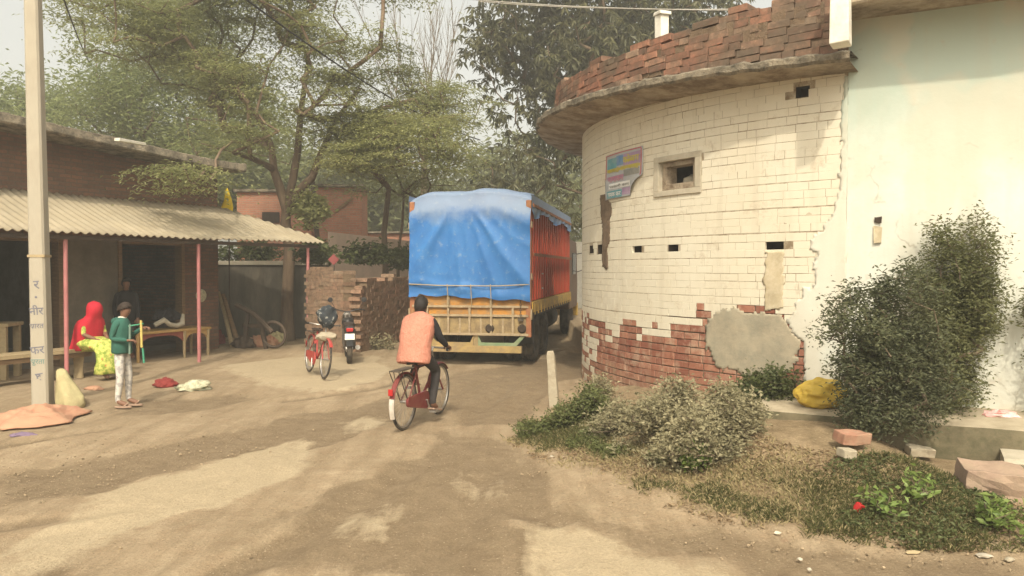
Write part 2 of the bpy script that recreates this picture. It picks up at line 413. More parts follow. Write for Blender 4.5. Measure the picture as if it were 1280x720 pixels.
verge_edge=[(1.6,15.5),(1.2,13.2),(.62,11.3),(.12,9.6),(.05,8.6),(.45,7.0),(.95,6.0),(1.95,5.25),(3.3,4.95),(6,4.6),(12,4.0),(30,3.0)]
verge_poly=verge_edge+[(30,30),(1.6,30)]
def gz(X,Y):
    X=np.asarray(X,float); Y=np.asarray(Y,float)
    ins=inpoly(verge_poly,X,Y); d=np.where(ins,segdist(verge_edge,X,Y),0)
    h=.36*smooth(0,2.1,d)
    h=h*(1-.78*smooth(3.1,3.9,X)*smooth(8.0,7.0,Y))
    near=smooth(40,15,np.hypot(X,Y))
    h=h+near*(.10*(fbm(X*.45+3,Y*.45)-.47)+.035*(fbm(X*2.2,Y*2.2+7)-.47)+.014*(fbm(X*7,Y*7)-.47))
    h=h+.05*smooth(.0,.25,d)*fbm(X*3,Y*3+20)
    return h
def gz1(x,y): return float(gz(np.array([x]),np.array([y]))[0])
def gpz(px,py):                              # picture point -> spot on the real ground surface
    z=0.
    for _ in range(12):
        p=gp(px,py,z); z=.5*z+.5*gz1(p.x,p.y)
    p=gp(px,py,z); p.z=gz1(p.x,p.y); return p
def axis(a,b,step,far,grow=1.22):
    c=list(np.arange(a,b+1e-6,step)); s=step; x=a; lo=[]
    while x>-far: s*=grow; x-=s; lo.append(x)
    s=step; x=c[-1]; hi=[]
    while x<far*2: s*=grow; x+=s; hi.append(x)
    return np.array(lo[::-1]+c+hi)
xs=axis(-11.5,7.5,.055,300); ys=axis(3.2,22,.055,300)
GX,GY=np.meshgrid(xs,ys)
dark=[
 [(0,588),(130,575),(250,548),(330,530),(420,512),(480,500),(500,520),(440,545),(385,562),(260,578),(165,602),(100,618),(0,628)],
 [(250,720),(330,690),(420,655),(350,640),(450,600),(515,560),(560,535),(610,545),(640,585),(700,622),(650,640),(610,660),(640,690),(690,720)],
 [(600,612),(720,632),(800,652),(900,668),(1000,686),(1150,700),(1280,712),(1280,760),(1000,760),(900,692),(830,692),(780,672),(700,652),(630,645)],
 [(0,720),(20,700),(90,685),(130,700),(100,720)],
 [(130,512),(200,497),(300,490),(340,498),(250,513),(150,522)],  # painted shadow band at the boy's feet
 [(560,470),(640,455),(730,440),(735,470),(680,490),(640,520),(585,530),(555,510)],  # browner road by the truck, with cast shade painted in
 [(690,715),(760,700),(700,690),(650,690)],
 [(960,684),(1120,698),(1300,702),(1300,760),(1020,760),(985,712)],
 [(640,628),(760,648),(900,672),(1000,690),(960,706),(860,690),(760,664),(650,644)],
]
pale=[
 [(120,612),(250,588),(330,562),(392,538),(402,560),(385,590),(330,612),(250,642),(150,682),(60,705),(0,722),(0,690),(100,650)],
 [(424,648),(432,634),(458,628),(484,636),(490,650),(476,664),(450,668),(430,662)],
 [(640,648),(720,655),(790,670),(778,692),(850,697),(960,716),(990,740),(700,740),(650,695)],
 [(428,524),(450,516),(482,520),(484,532),(450,536)],
 [(560,590),(640,600),(700,615),(640,612),(560,604)],
 [(280,458),(370,445),(470,445),(500,470),(420,490),(330,480)],
]
red=[[(985,697),(1030,692),(1060,704),(1030,712),(990,712)]]
def mask(polys,amp=.35,J=16,spread=.14):
    out=np.zeros(GX.shape); sel=(GX>-13)&(GX<9)&(GY<24)&(GY>3)
    X=GX[sel]; Y=GY[sel]; acc=np.zeros(X.shape)
    W=[G(p) for p in polys]
    wx=(fbm(X*1.1+5,Y*1.1)-.47)*amp*2; wy=(fbm(X*1.1+50,Y*1.1+9)-.47)*amp*2.6
    for j in range(J):
        jx,jy=rng.normal(0,spread,2); s=np.zeros(X.shape,bool)
        for p in W: s|=inpoly(p,X+wx+jx,Y+wy+jy*2)
        acc+=s
    out[sel]=acc/J; return out
damp_shade=mask(dark); pal=mask(pale,.22); redm=mask(red,.1)  # wet mud and painted ground shadows share the first mask
insv=inpoly(verge_poly,GX,GY); dv=np.where(insv,segdist(verge_edge,GX,GY),0)
ver=smooth(.05,.6,dv)*(GY<16)
tracks=[[(250,735),(350,690),(440,640),(520,575),(570,535),(620,495),(665,462),(700,436)],[(520,740),(575,660),(612,590),(632,540),(655,500),(690,465),(715,440)],
 [(-20,612),(130,585),(260,555),(400,520),(500,492),(570,470),(630,448)],[(-20,660),(120,640),(250,600),(380,560),(480,525),(560,490),(620,470)],[(-20,560),(150,535),(300,512),(420,492),(520,474),(600,450)],[(700,735),(690,680),(660,600),(650,540),(668,490)]]
rut_m=np.zeros(GX.shape); sel=(GX>-12)&(GX<8)&(GY<22)&(GY>3); Xs=GX[sel]+.25*(fbm(GX[sel]*.8,GY[sel]*.8)-.47); Ys=GY[sel]+.3*(fbm(GX[sel]*.8+40,GY[sel]*.8)-.47); rr_=np.zeros(Xs.shape); ri_=np.zeros(Xs.shape)
for tr_ in tracks:
    W=G(tr_)
    for o_ in (0,):
        dd=segdist(W,Xs,Ys); rr_=np.maximum(rr_,np.exp(-(dd/.13)**2)); ri_=np.maximum(ri_,np.exp(-((dd-.27)/.10)**2))
kk=smooth(.30,.62,fbm(Xs*.6+11,Ys*.6+2)); rut_m[sel]=rr_*kk
rd_=np.zeros(GX.shape); rd_[sel]=-.035*rr_*kk+.016*ri_*kk
H=gz(GX,GY); H=H-.02*damp_shade+.012*pal+rd_
damp_shade=np.clip(damp_shade+.85*rut_m,0,1)
nx,ny=len(xs),len(ys); idx=np.arange(nx*ny).reshape(ny,nx)
Q=np.stack([idx[:-1,:-1],idx[:-1,1:],idx[1:,1:],idx[1:,:-1]],-1).reshape(-1,4)
V=np.stack([GX,GY,H],-1).reshape(-1,3)
col=np.stack([damp_shade,pal,ver,redm],-1).reshape(-1,4)
n=N('dry_earth'); v=n.coord()
at_=n.n('ShaderNodeAttribute'); at_.attribute_name='mask'; sp=n.n('ShaderNodeSeparateColor'); n.l(at_.outputs['Color'],sp.inputs[0])
a=n.noise(v,.8,8,.65); b=n.noise(v,6,8,.7); c_=n.noise(v,45,4,.7); mpv=n.n('ShaderNodeMapping'); mpv.inputs['Rotation'].default_value=(0,0,R_(38)); mpv.inputs['Scale'].default_value=(3.0,.45,1); n.l(v,mpv.inputs[0]); rut=n.noise(mpv.outputs[0],1.3,7,.65); rut2=n.noise(mpv.outputs[0],5.0,5,.65)
base=n.mix(n.ramp(a,[(.3,0),(.7,1)]),(.30,.225,.14),(.41,.315,.205))
base=n.mix(n.ramp(rut,[(.42,0),(.62,.6)]),base,(.20,.145,.085))
base=n.mix(n.ramp(b,[(.35,.55),(.6,0)]),base,(.25,.17,.10))
def edge(m,amp=1.1,lo=.30,hi=.72):
    return n.ramp(n.math('ADD',m,n.math('MULTIPLY',n.math('SUBTRACT',n.math('ADD',n.math('MULTIPLY',b,.3),n.math('ADD',n.math('MULTIPLY',rut,.5),n.math('MULTIPLY',rut2,.2))),.5),amp*2.0)),[(lo,0),(hi,1)])
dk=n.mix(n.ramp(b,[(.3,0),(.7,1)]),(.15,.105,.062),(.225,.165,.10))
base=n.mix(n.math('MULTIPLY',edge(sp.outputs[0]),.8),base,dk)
base=n.mix(n.math('MULTIPLY',edge(sp.outputs[1]),.9),base,n.mix(b,(.38,.30,.19),(.48,.38,.25)))
base=n.mix(n.math('MULTIPLY',edge(sp.outputs[2],.9),.75),base,n.mix(n.ramp(b,[(.35,0),(.65,1)]),(.14,.10,.052),(.31,.225,.13)))
base=n.mix(n.math('MULTIPLY',edge(at_.outputs['Alpha']),.6),base,(.25,.06,.04))
peb=n.n('ShaderNodeTexVoronoi',i_Scale=26.0); n.l(v,peb.inputs['Vector'])
base=n.mix(n.ramp(peb.outputs['Distance'],[(.10,.55),(.24,0)]),base,n.mix(peb.outputs['Color'],(.16,.11,.065),(.56,.45,.31)))
grit=n.noise(v,130,3,.7); base=n.mix(.45,base,n.mix(c_,(0,0,0),(1,1,1)),'OVERLAY'); base=n.mix(n.ramp(grit,[(.60,0),(.70,.55)]),base,(.50,.40,.28)); base=n.mix(n.ramp(grit,[(.30,.6),(.40,0)]),base,(.10,.07,.045))
h=n.math('ADD',n.math('MULTIPLY',b,1.6),n.math('ADD',n.math('MULTIPLY',c_,.8),n.ramp(peb.outputs['Distance'],[(.0,.4),(.25,0)])))
wet=n.math('MULTIPLY',edge(sp.outputs[1]),.4); EARTH=n.pbr(base,n.math('SUBTRACT',.95,wet),n.bump(h,.55,.03),0,.15)
g=np_mesh('ground',V,Q,EARTH,col=col,smooth=True); tag(g,kind='structure')
# ---------------------------------------------------------------- round brick house
def cy(a,r,z): a=math.radians(a); return Vector((CEN[0]-r*math.cos(a), CEN[1]-r*math.sin(a), z))
def wp(px,py,r=RW):                          # picture point -> (angle, height) on the round wall
    q=ray(px,py); ox,oy=-CEN[0],-CEN[1]
    A=q.x*q.x+q.y*q.y; B=2*(ox*q.x+oy*q.y); D=ox*ox+oy*oy-r*r
    k=(-B-math.sqrt(max(B*B-4*A*D,0)))/(2*A); x,y=q.x*k-CEN[0],q.y*k-CEN[1]
    return math.degrees(math.atan2(-y,-x)), CAMZ+q.z*k
def lerp(a,b,t): return a+(b-a)*max(0,min(1,t))
def ztop(a): return lerp(4.16,4.02,a/57)
bare_line=sorted([(wp(x,y)) for x,y in [(733,392),(742,398),(770,402),(800,404),(822,403),(845,388),(870,383),(900,380),(950,379),(985,386),(1000,396)]])
bare_line=[(-40,1.0)]+bare_line+[(80,1.3)]
def bz(a): return float(np.interp(a,[p[0] for p in bare_line],[p[1] for p in bare_line]))
holes=[]                                     # (a0,a1,z0,z1) openings in the wall
def hole(x0,y0,x1,y1):
    a0,z1=wp(x0,y0); a1,z0=wp(x1,y1); holes.append((a0,a1,z0,z1)); return holes[-1]
WIN=hole(823,203,873,236)
vents=[hole(791,307,803,316),hole(837,303,849,316),hole(748,307,754,317),hole(738,308,743,317),hole(957,299,980,313),hole(995,108,1011,121)]
house=empty('round_house',(CEN[0],CEN[1],0),0,'rounded corner house of whitewashed brick with bare red bricks at its foot','house')
off=(CEN[0],CEN[1],0)
nP=mnoise.noise
def painted(a,z):
    b=bz(a); k=nP(Vector((a*.25,z*3,3)))
    if z>b+.06+.05*k: return 1 if random.random()>.004 else 0
    dz=b-z
    p=.8*math.exp(-dz/.14)
    if a<11: p=max(p,.42+.3*k)
    return 1 if random.random()<p+.12*k else 0
V=[];Q=[];T=[];COL=[]
PITZ=.0935; BL=.238; k=0
z=-.12
while z<4.3:
    s=-14*RW*math.pi/180 + (BL/2 if k%2 else 0)+random.uniform(-.04,.04)
    wob=random.uniform(-.006,.006)
    while s<54.4*RW*math.pi/180:
        ln=BL*random.choice((1,1,1,1,.5,.97,1.03))
        a0=math.degrees(s/RW); a1=math.degrees((s+ln-.003)/RW); am=(a0+a1)/2; zm=z+PITZ/2
        s+=ln; a1=min(a1,54.6)
        if a1-a0<.25: continue
        if z>ztop(am)+.12: continue
        if any(h[0]-.1<am<h[1]+.1 and h[2]-.02<zm<h[3]+.02 for h in holes): continue
        if any(a1>h[0] and a0<h[1] and h[2]<zm<h[3] for h in holes):
            for h in holes:
                if a1>h[0] and a0<h[1] and h[2]<zm<h[3]:
                    if am<h[0]: a1=h[0]
                    else: a0=h[1]
            if a1-a0<.3: continue
        p=painted(am,zm)
        jt=.0007 if p else .0045; gap=(.0012+.0075*max(0,min(1,.42+1.9*nP(Vector((am*.16,k*7.7,5))))) if p else random.uniform(.009,.016)); vg=(.0015 if random.random()<.8 else .005) if p else .012
        r0=RW+.012+random.uniform(-jt,jt)*1.2-(0 if p else random.choice((0,0,.002,.005)))
        n0=len(V); j=lambda q: random.uniform(-q,q)
        for (rr,ins) in ((RW-.03,0),(r0-(.002 if p else .004),0),(r0,.003 if p else .005)):
            for (aa,zz,da,dz_) in ((a0,z+gap/2,1,1),(a1,z+gap/2,-1,1),(a1,z+PITZ-gap/2,-1,-1),(a0,z+PITZ-gap/2,1,-1)):
                P_=cy(aa+math.degrees((ins+vg/2)*da/RW)+j(.015),rr+(j(.0006 if p else .002) if rr>RW else 0),zz+wob+ins*dz_+j(.0012 if p else .003)); V.append((P_.x-off[0],P_.y-off[1],P_.z))
        for b0 in (0,4):
            for i in range(4): Q.append((n0+b0+i,n0+b0+(i+1)%4,n0+b0+4+(i+1)%4,n0+b0+4+i))
        Q.append((n0+8,n0+9,n0+10,n0+11))
        t=random.random(); T+= [t]*12; COL+= [(p,random.random(),t,1)]*12
    z+=PITZ; k+=1
def brick_mat(name,cream=(.64,.59,.47)):
    n=N(name); v=n.coord(); at_=n.n('ShaderNodeAttribute'); at_.attribute_name='mask'; sp=n.n('ShaderNodeSeparateColor'); n.l(at_.outputs['Color'],sp.inputs[0])
    a=n.noise(v,1.1,7,.7); b=n.noise(v,14,7,.7); c_=n.noise(v,60,3,.6); d=n.noise(v,4,6,.7)
    red=n.mix(sp.outputs[1],(.21,.075,.05),(.36,.165,.105)); red=n.mix(n.ramp(b,[(.35,.6),(.55,0)]),red,(.19,.075,.05))
    red=n.mix(n.ramp(d,[(.5,0),(.68,.6)]),red,(.50,.38,.27))
    cr=n.mix(n.ramp(a,[(.35,0),(.7,.6)]),cream,(.58,.505,.37)); cr=n.mix(n.math('MULTIPLY',sp.outputs[2],.12),cr,(.62,.54,.40))
    cr=n.mix(n.ramp(b,[(.20,.6),(.30,0)]),cr,(.42,.31,.20))
    m=n.math('ADD',sp.outputs[0],n.math('MULTIPLY',n.math('SUBTRACT',n.math('ADD',n.math('MULTIPLY',b,.6),n.math('MULTIPLY',d,.4)),.5),2.0)); m=n.ramp(m,[(.46,0),(.54,1)])
    st=n.n('ShaderNodeSeparateXYZ'); n.l(v,st.inputs[0])
    streak=n.noise(n.coord((3.2,3.2,.22)),1.6,5,.6)
    top=n.math('MULTIPLY',n.ramp(n.math('ADD',st.outputs[2],n.math('MULTIPLY',streak,1.2)),[(0,0),(1,1)]),1)
    c=n.mix(m,red,cr); low=n.ramp(n.math('ADD',st.outputs[2],n.math('MULTIPLY',d,.8)),[(.35,.55),(.95,0)]); c=n.mix(low,c,(.36,.27,.17))
    c=n.mix(n.ramp(streak,[(.52,0),(.78,.40)]),c,(.42,.35,.25)); sp2=n.noise(v,2.6,8,.8); c=n.mix(n.ramp(sp2,[(.56,0),(.68,.6)]),c,(.40,.31,.205))
    return n.pbr(c,.92,n.bump(n.math('ADD',n.math('MULTIPLY',b,.7),n.math('MULTIPLY',c_,.4)),.18,.010),0,.15)
BM=brick_mat('whitewashed_brick')
np_mesh('brick_wall',V,Q,BM,house,tone=T,col=COL)
# mortar bed behind the bricks, with the openings left free
na,nz=230,150; A_=np.linspace(-16,54.75,na); Z_=np.linspace(-.2,4.4,nz)
V=[];COL=[];Q=[]
for zz in Z_:
    for aa in A_:
        pp=smooth(-.05,.06,zz-bz(aa)); P_=cy(aa,RW+(.0092+.0012*mnoise.noise(Vector((aa*1.3,zz*9,1))) if pp>.5 else -.004+.006*mnoise.noise(Vector((aa*1.3,zz*9,1)))),min(zz,ztop(aa)+.1)); V.append((P_.x-off[0],P_.y-off[1],P_.z)); COL.append((float(pp)*.92,.4,.9,1))
for i in range(nz-1):
    for j in range(na-1):
        am=(A_[j]+A_[j+1])/2; zm=(Z_[i]+Z_[i+1])/2
        if any(h[0]<am<h[1] and h[2]<zm<h[3] for h in holes): continue
        Q.append((i*na+j,i*na+j+1,(i+1)*na+j+1,(i+1)*na+j))
def mortar_mat():
    n=N('mortar_joint'); v=n.coord(); at_=n.n('ShaderNodeAttribute'); at_.attribute_name='mask'; sp=n.n('ShaderNodeSeparateColor'); n.l(at_.outputs['Color'],sp.inputs[0])
    b=n.noise(v,5,7,.75)
    dark_=n.mix(b,(.07,.05,.035),(.24,.18,.125)); lite=n.mix(n.ramp(b,[(.38,0),(.58,1)]),(.22,.165,.105),(.50,.43,.32))
    return n.pbr(n.mix(sp.outputs[0],dark_,lite),.95,n.bump(b,.4,.01),0,.1)
np_mesh('mortar',V,Q,mortar_mat(),house,col=COL,smooth=True)
# back of the house, seen only from the side
mb=MB(); pts=[cy(a,RW-.01,0) for a in np.linspace(-75,-15,16)]
for p,q in zip(pts[:-1],pts[1:]): mb.add([(p.x,p.y,-.2),(q.x,q.y,-.2),(q.x,q.y,4.3),(p.x,p.y,4.3)],[(0,1,2,3)])
mb.build('rear_wall',M['white'],house,True,off=off)
# holes: recess boxes
def recess(name,h,depth,mat,extra=0):
    mb=MB(); a0,a1,z0,z1=h
    q=[[cy(a,r,zz) for (a,zz) in ((a0-.15,z0-.012),(a1+.15,z0-.012),(a1+.15,z1+.012),(a0-.15,z1+.012))] for r in (RW+.006,RW-depth)]
    vs=q[0]+q[1]; mb.add(vs,[(4,5,6,7),(0,1,5,4),(1,2,6,5),(2,3,7,6),(3,0,4,7)])
    return mb.build(name,mat,house,off=off)
for h in vents: recess('vent_hole',h,.2,M['hole'])
# window: cement surround, inner frame, dark niche
a0,a1,z0,z1=WIN
win=MB()
def arcbox(mb,a0,a1,z0,z1,r0,r1,nseg=4,m=0,jit=0):
    vs=[];fs=[]
    for i in range(nseg+1):
        a=a0+(a1-a0)*i/nseg
        for (r,zz) in ((r0,z0),(r1,z0),(r1,z1),(r0,z1)):
            vs.append(cy(a,r+random.uniform(-jit,jit),zz+random.uniform(-jit,jit)))
    for i in range(nseg):
        for j in range(4): fs.append((i*4+j,i*4+(j+1)%4,(i+1)*4+(j+1)%4,(i+1)*4+j))
    fs.append((0,1,2,3)); fs.append((nseg*4+3,nseg*4+2,nseg*4+1,nseg*4))
    return mb.add(vs,fs,m)
e=.55
def wframe(mb,a0,a1,z0,z1,ta,tz,r0,r1,tz2=None):
    tz2=tz2 or tz
    arcbox(mb,a0,a1,z1-tz2,z1,r0,r1); arcbox(mb,a0,a1,z0,z0+tz,r0,r1)
    arcbox(mb,a0,a0+ta,z0+tz,z1-tz2,r0,r1,1); arcbox(mb,a1-ta,a1,z0+tz,z1-tz2,r0,r1,1)
wframe(win,a0-.6,a1+.6,z0-.05,z1+.06,.95,.07,RW-.12,RW+.035,.075)
wo_=win.build('window',M['cement'],house,bevel=.006,off=off)
f2=MB(); wframe(f2,a0+.38,a1-.38,z0+.022,z1-.017,.85,.085,RW-.22,RW-.035,.06); f2.build('frame',M['soffit'],wo_,bevel=.005,off=off)
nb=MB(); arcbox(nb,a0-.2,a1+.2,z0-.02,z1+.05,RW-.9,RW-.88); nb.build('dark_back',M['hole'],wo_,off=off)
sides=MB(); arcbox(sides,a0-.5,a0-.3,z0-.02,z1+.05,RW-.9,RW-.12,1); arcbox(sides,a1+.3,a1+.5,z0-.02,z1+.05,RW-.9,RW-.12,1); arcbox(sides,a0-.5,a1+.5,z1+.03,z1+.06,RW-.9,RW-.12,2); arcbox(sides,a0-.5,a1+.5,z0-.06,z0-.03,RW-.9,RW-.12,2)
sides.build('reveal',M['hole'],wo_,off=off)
bb=MB(); bb.blob(cy(a0+2.9,RW-.32,z0+.12),(.11,.11,.13),2,.2); bb.build('stored_bundle',M['cement'],wo_,True,off=off)
# plaster patches: ragged sheets with thickness, following the wall
def patch(name,mat,a0,a1,z0,z1,inside,r=RW+.020,th=.014,step=.028):
    na=int((a1-a0)*RW*math.pi/180/step)+1; nz=int((z1-z0)/step)+1
    idx={};V=[];Q=[]
    def vid(i,j):
        if (i,j) not in idx:
            aa=a0+(a1-a0)*j/na; zz=z0+(z1-z0)*i/nz
            P_=cy(aa+.25*mnoise.noise(Vector((aa*5,zz*20,5))),r+.006*mnoise.noise(Vector((aa*.4,zz*2.5,1))),zz+.012*mnoise.noise(Vector((aa*5,zz*20,9)))); idx[(i,j)]=len(V); V.append((P_.x-off[0],P_.y-off[1],P_.z))
        return idx[(i,j)]
    for i in range(nz):
        for j in range(na):
            aa=a0+(a1-a0)*(j+.5)/na; zz=z0+(z1-z0)*(i+.5)/nz
            nn=.5*mnoise.noise(Vector((aa*.35,zz*2,2)))+.3*mnoise.noise(Vector((aa*1.1,zz*6,4)))
            if inside(aa,zz,nn): Q.append((vid(i,j),vid(i,j+1),vid(i+1,j+1),vid(i+1,j)))
    o=np_mesh(name,V,Q,mat,house,smooth=True)
    so_=o.modifiers.new('thickness','SOLIDIFY'); so_.thickness=th; so_.offset=-1 if True else 1
    return o
c0,c1=wp(885,430),wp(992,430); zt=wp(930,387)[1]; zb=wp(930,468)[1]
def in_cement(a,z,n):
    x=(a-(c0[0]+c1[0])/2)/((c1[0]-c0[0])/2); y=(z-(zt+zb)/2)/((zt-zb)/2)
    return abs(x-.1*y)**3+abs(y+.12*x)**3<1.0+1.5*n
patch('cement_patch',M_plain('grey_patch',(.285,.255,.185),.95,var=.25,scale=4,bump=.4,dirt=(.40,.33,.23),dirtamt=.7),c0[0]-3,min(c1[0]+3,56.5),zb-.2,zt+.15,in_cement,r=RW+.0165,th=.008)
pl=[wp(x,y) for x,y in [(1056,95),(1052,150),(1049,240),(1036,262),(1024,300),(1016,330),(1012,355),(998,385),(986,400),(996,430),(1000,470),(1005,520)]]
plz=[p[1] for p in pl][::-1]; pla=[p[0] for p in pl][::-1]
def in_plaster(a,z,n): return a>np.interp(z,plz,pla)+(.5+1.9*smooth(2.9,2.3,z))*n
n_=N('lime_plaster'); v_=n_.coord(); a_=n_.noise(v_,1.2,7,.7); b_=n_.noise(v_,7,6,.7); sp_=n_.n('ShaderNodeSeparateXYZ'); n_.l(v_,sp_.inputs[0])
cc=n_.mix(n_.ramp(a_,[(.35,0),(.7,1)]),(.64,.635,.555),(.56,.54,.455))
hz=n_.math('ADD',sp_.outputs[2],n_.math('MULTIPLY',n_.math('SUBTRACT',a_,.5),1.6))
grey=n_.ramp(n_.math('MULTIPLY',hz,.25),[(.02,.55),(.30,.0)])
cc=n_.mix(n_.math('MULTIPLY',n_.ramp(b_,[(.45,0),(.6,1)]),grey),cc,(.42,.39,.30))
grn=n_.ramp(n_.math('MULTIPLY',hz,.2),[(.50,0),(.74,1)])
cc=n_.mix(n_.math('MULTIPLY',grn,.85),cc,(.40,.475,.40))
cc=n_.mix(n_.ramp(b_,[(.60,0),(.72,.5)]),cc,(.46,.38,.28)); stk=n_.noise(n_.coord((2.2,2.2,.2)),1.3,6,.6); cc=n_.mix(n_.ramp(stk,[(.48,0),(.72,.5)]),cc,(.47,.44,.34))
vr=n_.n('ShaderNodeTexVoronoi',feature='DISTANCE_TO_EDGE',i_Scale=.9); nz3=n_.n('ShaderNodeTexNoise',i_Scale=2.2,i_Detail=5); n_.l(v_,nz3.inputs['Vector']); av=n_.n('ShaderNodeVectorMath',operation='MULTIPLY_ADD'); n_.l(nz3.outputs['Color'],av.inputs[0]); av.inputs[1].default_value=(.5,.5,.5); n_.l(v_,av.inputs[2]); n_.l(av.outputs[0],vr.inputs['Vector'])
crk=n_.math('MULTIPLY',n_.ramp(vr.outputs['Distance'],[(.002,1),(.010,0)]),n_.ramp(a_,[(.5,0),(.62,.6)]))
cc=n_.mix(crk,cc,(.25,.21,.15)); pt=n_.noise(v_,.75,4,.5); cc=n_.mix(n_.ramp(pt,[(.53,0),(.57,.4)]),cc,(.60,.52,.40))
PLASTER=n_.pbr(cc,.93,n_.bump(n_.math('ADD',a_,n_.math('MULTIPLY',b_,.4)),.35,.02),0,.15)
patch('plaster_edge',PLASTER,44,54.9,.0,3.98,in_plaster,r=RW+.019,th=.007)
hb=vents[4]; sa0,sa1=wp(957,320)[0],wp(980,320)[0]; sb=wp(967,386)[1]
patch('render_strip',M['strip'],sa0-.8,sa1+.8,sb-.1,hb[2]-.01,lambda a,z,n: sa0+.6*n<a<sa1+.6*n and z>sb+.1*n,step=.02)
t0,t1=wp(754,250),wp(761,250); tb=wp(757,335)[1]
patch('pipe_chase_stain',M['stain'],t0[0]-3,t1[0]+2,tb-.1,wp(757,243)[1],lambda a,z,n: t0[0]+2.2*n-.2<a<t1[0]+2.2*n+(.9 if z>tb+.35 else 0) and z>tb+.2*n,step=.02,r=RW+.021)
# roof slab (overhanging), ragged edge
def over(a): return lerp(.88,.56,(a+5)/58)
mb=MB(); A2=np.linspace(-78,55.8,170); vs=[];fs=[]
for a in A2:
    o_=over(a)-.06+.045*mnoise.noise(Vector((a*.5,0,0)))+.018*mnoise.noise(Vector((a*2.2,3,0)))
    zi=ztop(a)-.02; zo=lerp(4.30,4.01,a/57)+.02*mnoise.noise(Vector((a*.6,9,0)))
    zt_=lerp(4.43,4.125,a/57)+.03*mnoise.noise(Vector((a*.7,19,0)))+.022*mnoise.noise(Vector((a*2.3,9,0)))
    for (r,zz) in ((RW-.5,zi),(RW+o_*.5,(zi+zo)/2),(RW+o_-.03,zo),(RW+o_,zo+.03),(RW+o_+.01*mnoise.noise(Vector((a*4,1,1))),zt_-.03),(RW+o_-.05,zt_),(RW-.5,zt_+.03)): vs.append(cy(a,r,zz))
for i in range(len(A2)-1):
    for j in range(6): fs.append((i*7+j,i*7+j+1,(i+1)*7+j+1,(i+1)*7+j)); 
mb.add(vs,fs)
ms=[0]*len(fs)
mb.m=[ (1 if (i%6)<2 else 0) for i in range(len(fs))]
mb.build('roof_slab',[M['slab'],M['soffit']],house,True,off=off,ang=35)
core=MB(); core.add([(*cy(a,RW-.5,zz).xy,zz+.13) for zz in (4.05,) for a in np.linspace(-75,57,40)]+[(13,9,4.2),(13,19,4.2)],[tuple(range(42))]); core.build('roof_deck',M['slab'],house,off=off)
# parapet of loose brick courses: ragged top
V=[];Q=[];T=[]
rp=RW+.50; kz=0; zc=0
def ptop(a): return lerp(4.92,4.74,a/26)+.03*mnoise.noise(Vector((a*.35,2,7)))+ (0.10 if a>38 else 0)
for k in range(13):
    s=-75*rp*math.pi/180+(.12 if k%2 else 0)
    while s<54.2*rp*math.pi/180:
        ln=random.choice((.28,.27,.26,.14,.25,.36)); a0=math.degrees(s/rp); a1=math.degrees((s+ln-.004-random.random()*.006)/rp); s+=ln; a1=min(a1,54.4); am=(a0+a1)/2
        if a1-a0<.4: continue
        zb_=lerp(4.44,4.14,am/57)+k*.084+.012*mnoise.noise(Vector((am*.5,k*.3,0))); 
        if zb_+.03>ptop(am)+random.uniform(-.045,.03): continue
        if random.random()<.012: continue
        out=rp-.004*k+random.uniform(-.005,.005)-(lerp(.0,.16,(am-30)/27)); n0=len(V); dz=random.uniform(-.006,.006); h_=random.uniform(.075,.081)
        for (r,i_) in ((out-.24,0),(out-.004,0),(out,.004)):
            for (aa,zz) in ((a0+i_*10,zb_+i_),(a1-i_*10,zb_+i_+dz*.6),(a1-i_*10,zb_+h_-i_+dz),(a0+i_*10,zb_+h_-i_)):
                p=cy(aa+random.uniform(-.05,.05),r+random.uniform(-.005,.005),zz+random.uniform(-.004,.004)); V.append((p.x-off[0],p.y-off[1],p.z))
        for b0 in (0,4):
            for i in range(4): Q.append((n0+b0+i,n0+b0+(i+1)%4,n0+b0+4+(i+1)%4,n0+b0+4+i))
        Q.append((n0+8,n0+9,n0+10,n0+11)); Q.append((n0+3,n0+2,n0+1,n0))
        T+=[random.random()]*12
n_=N('parapet_brick'); v_=n_.coord(); a_=n_.noise(v_,1.6,7,.7); b_=n_.noise(v_,11,7,.72); t_=n_.attr('tone')
c=n_.ramp(t_,[(0,(.16,.09,.065)),(.3,(.26,.12,.08)),(.65,(.36,.165,.105)),(1,(.34,.23,.16))])
c=n_.mix(n_.ramp(a_,[(.38,0),(.6,.85)]),c,(.12,.095,.068)); c=n_.mix(n_.ramp(b_,[(.36,.7),(.55,0)]),c,(.10,.075,.055)); c=n_.mix(n_.ramp(b_,[(.6,0),(.75,.5)]),c,(.46,.34,.24))
PB=n_.pbr(c,.95,n_.bump(b_,.3,.015),0,.08)
np_mesh('parapet',V,Q,PB,house,tone=T)
mb=MB(); V2=[]
for a0,a1 in zip(np.linspace(-75,55,70)[:-1],np.linspace(-75,55,70)[1:]):
    zt2=min(ptop(a0),ptop(a1))-.12; d=lerp(.0,.16,(a0-30)/27)
    arcbox(mb,a0,a1,lerp(4.45,4.17,a0/57),zt2,rp-.25-d,rp-.03-d,1)
mb.build('parapet_mortar',M['stain'],house,off=off)
# corner post where both houses meet, whitewashed
mb=MB(); p=at(1055,40,7.55); mb.box((p.x+.02,p.y+.12,4.53),(.17,.24,.84),R_(-30),0,None,.012); mb.build('corner_post',M['white'],house,bevel=.012,off=off)
# short rendered stub on the roof behind the parapet
p=at(828,25,11.6); mb=MB(); mb.box((p.x,p.y,p.z-.30),(.15,.15,.75),.4,0,None,.015); mb.box((p.x,p.y,p.z+.09),(.20,.20,.06),.4,0,None,.01); mb.build('roof_stub',[M['white']],house,bevel=.01,off=off)

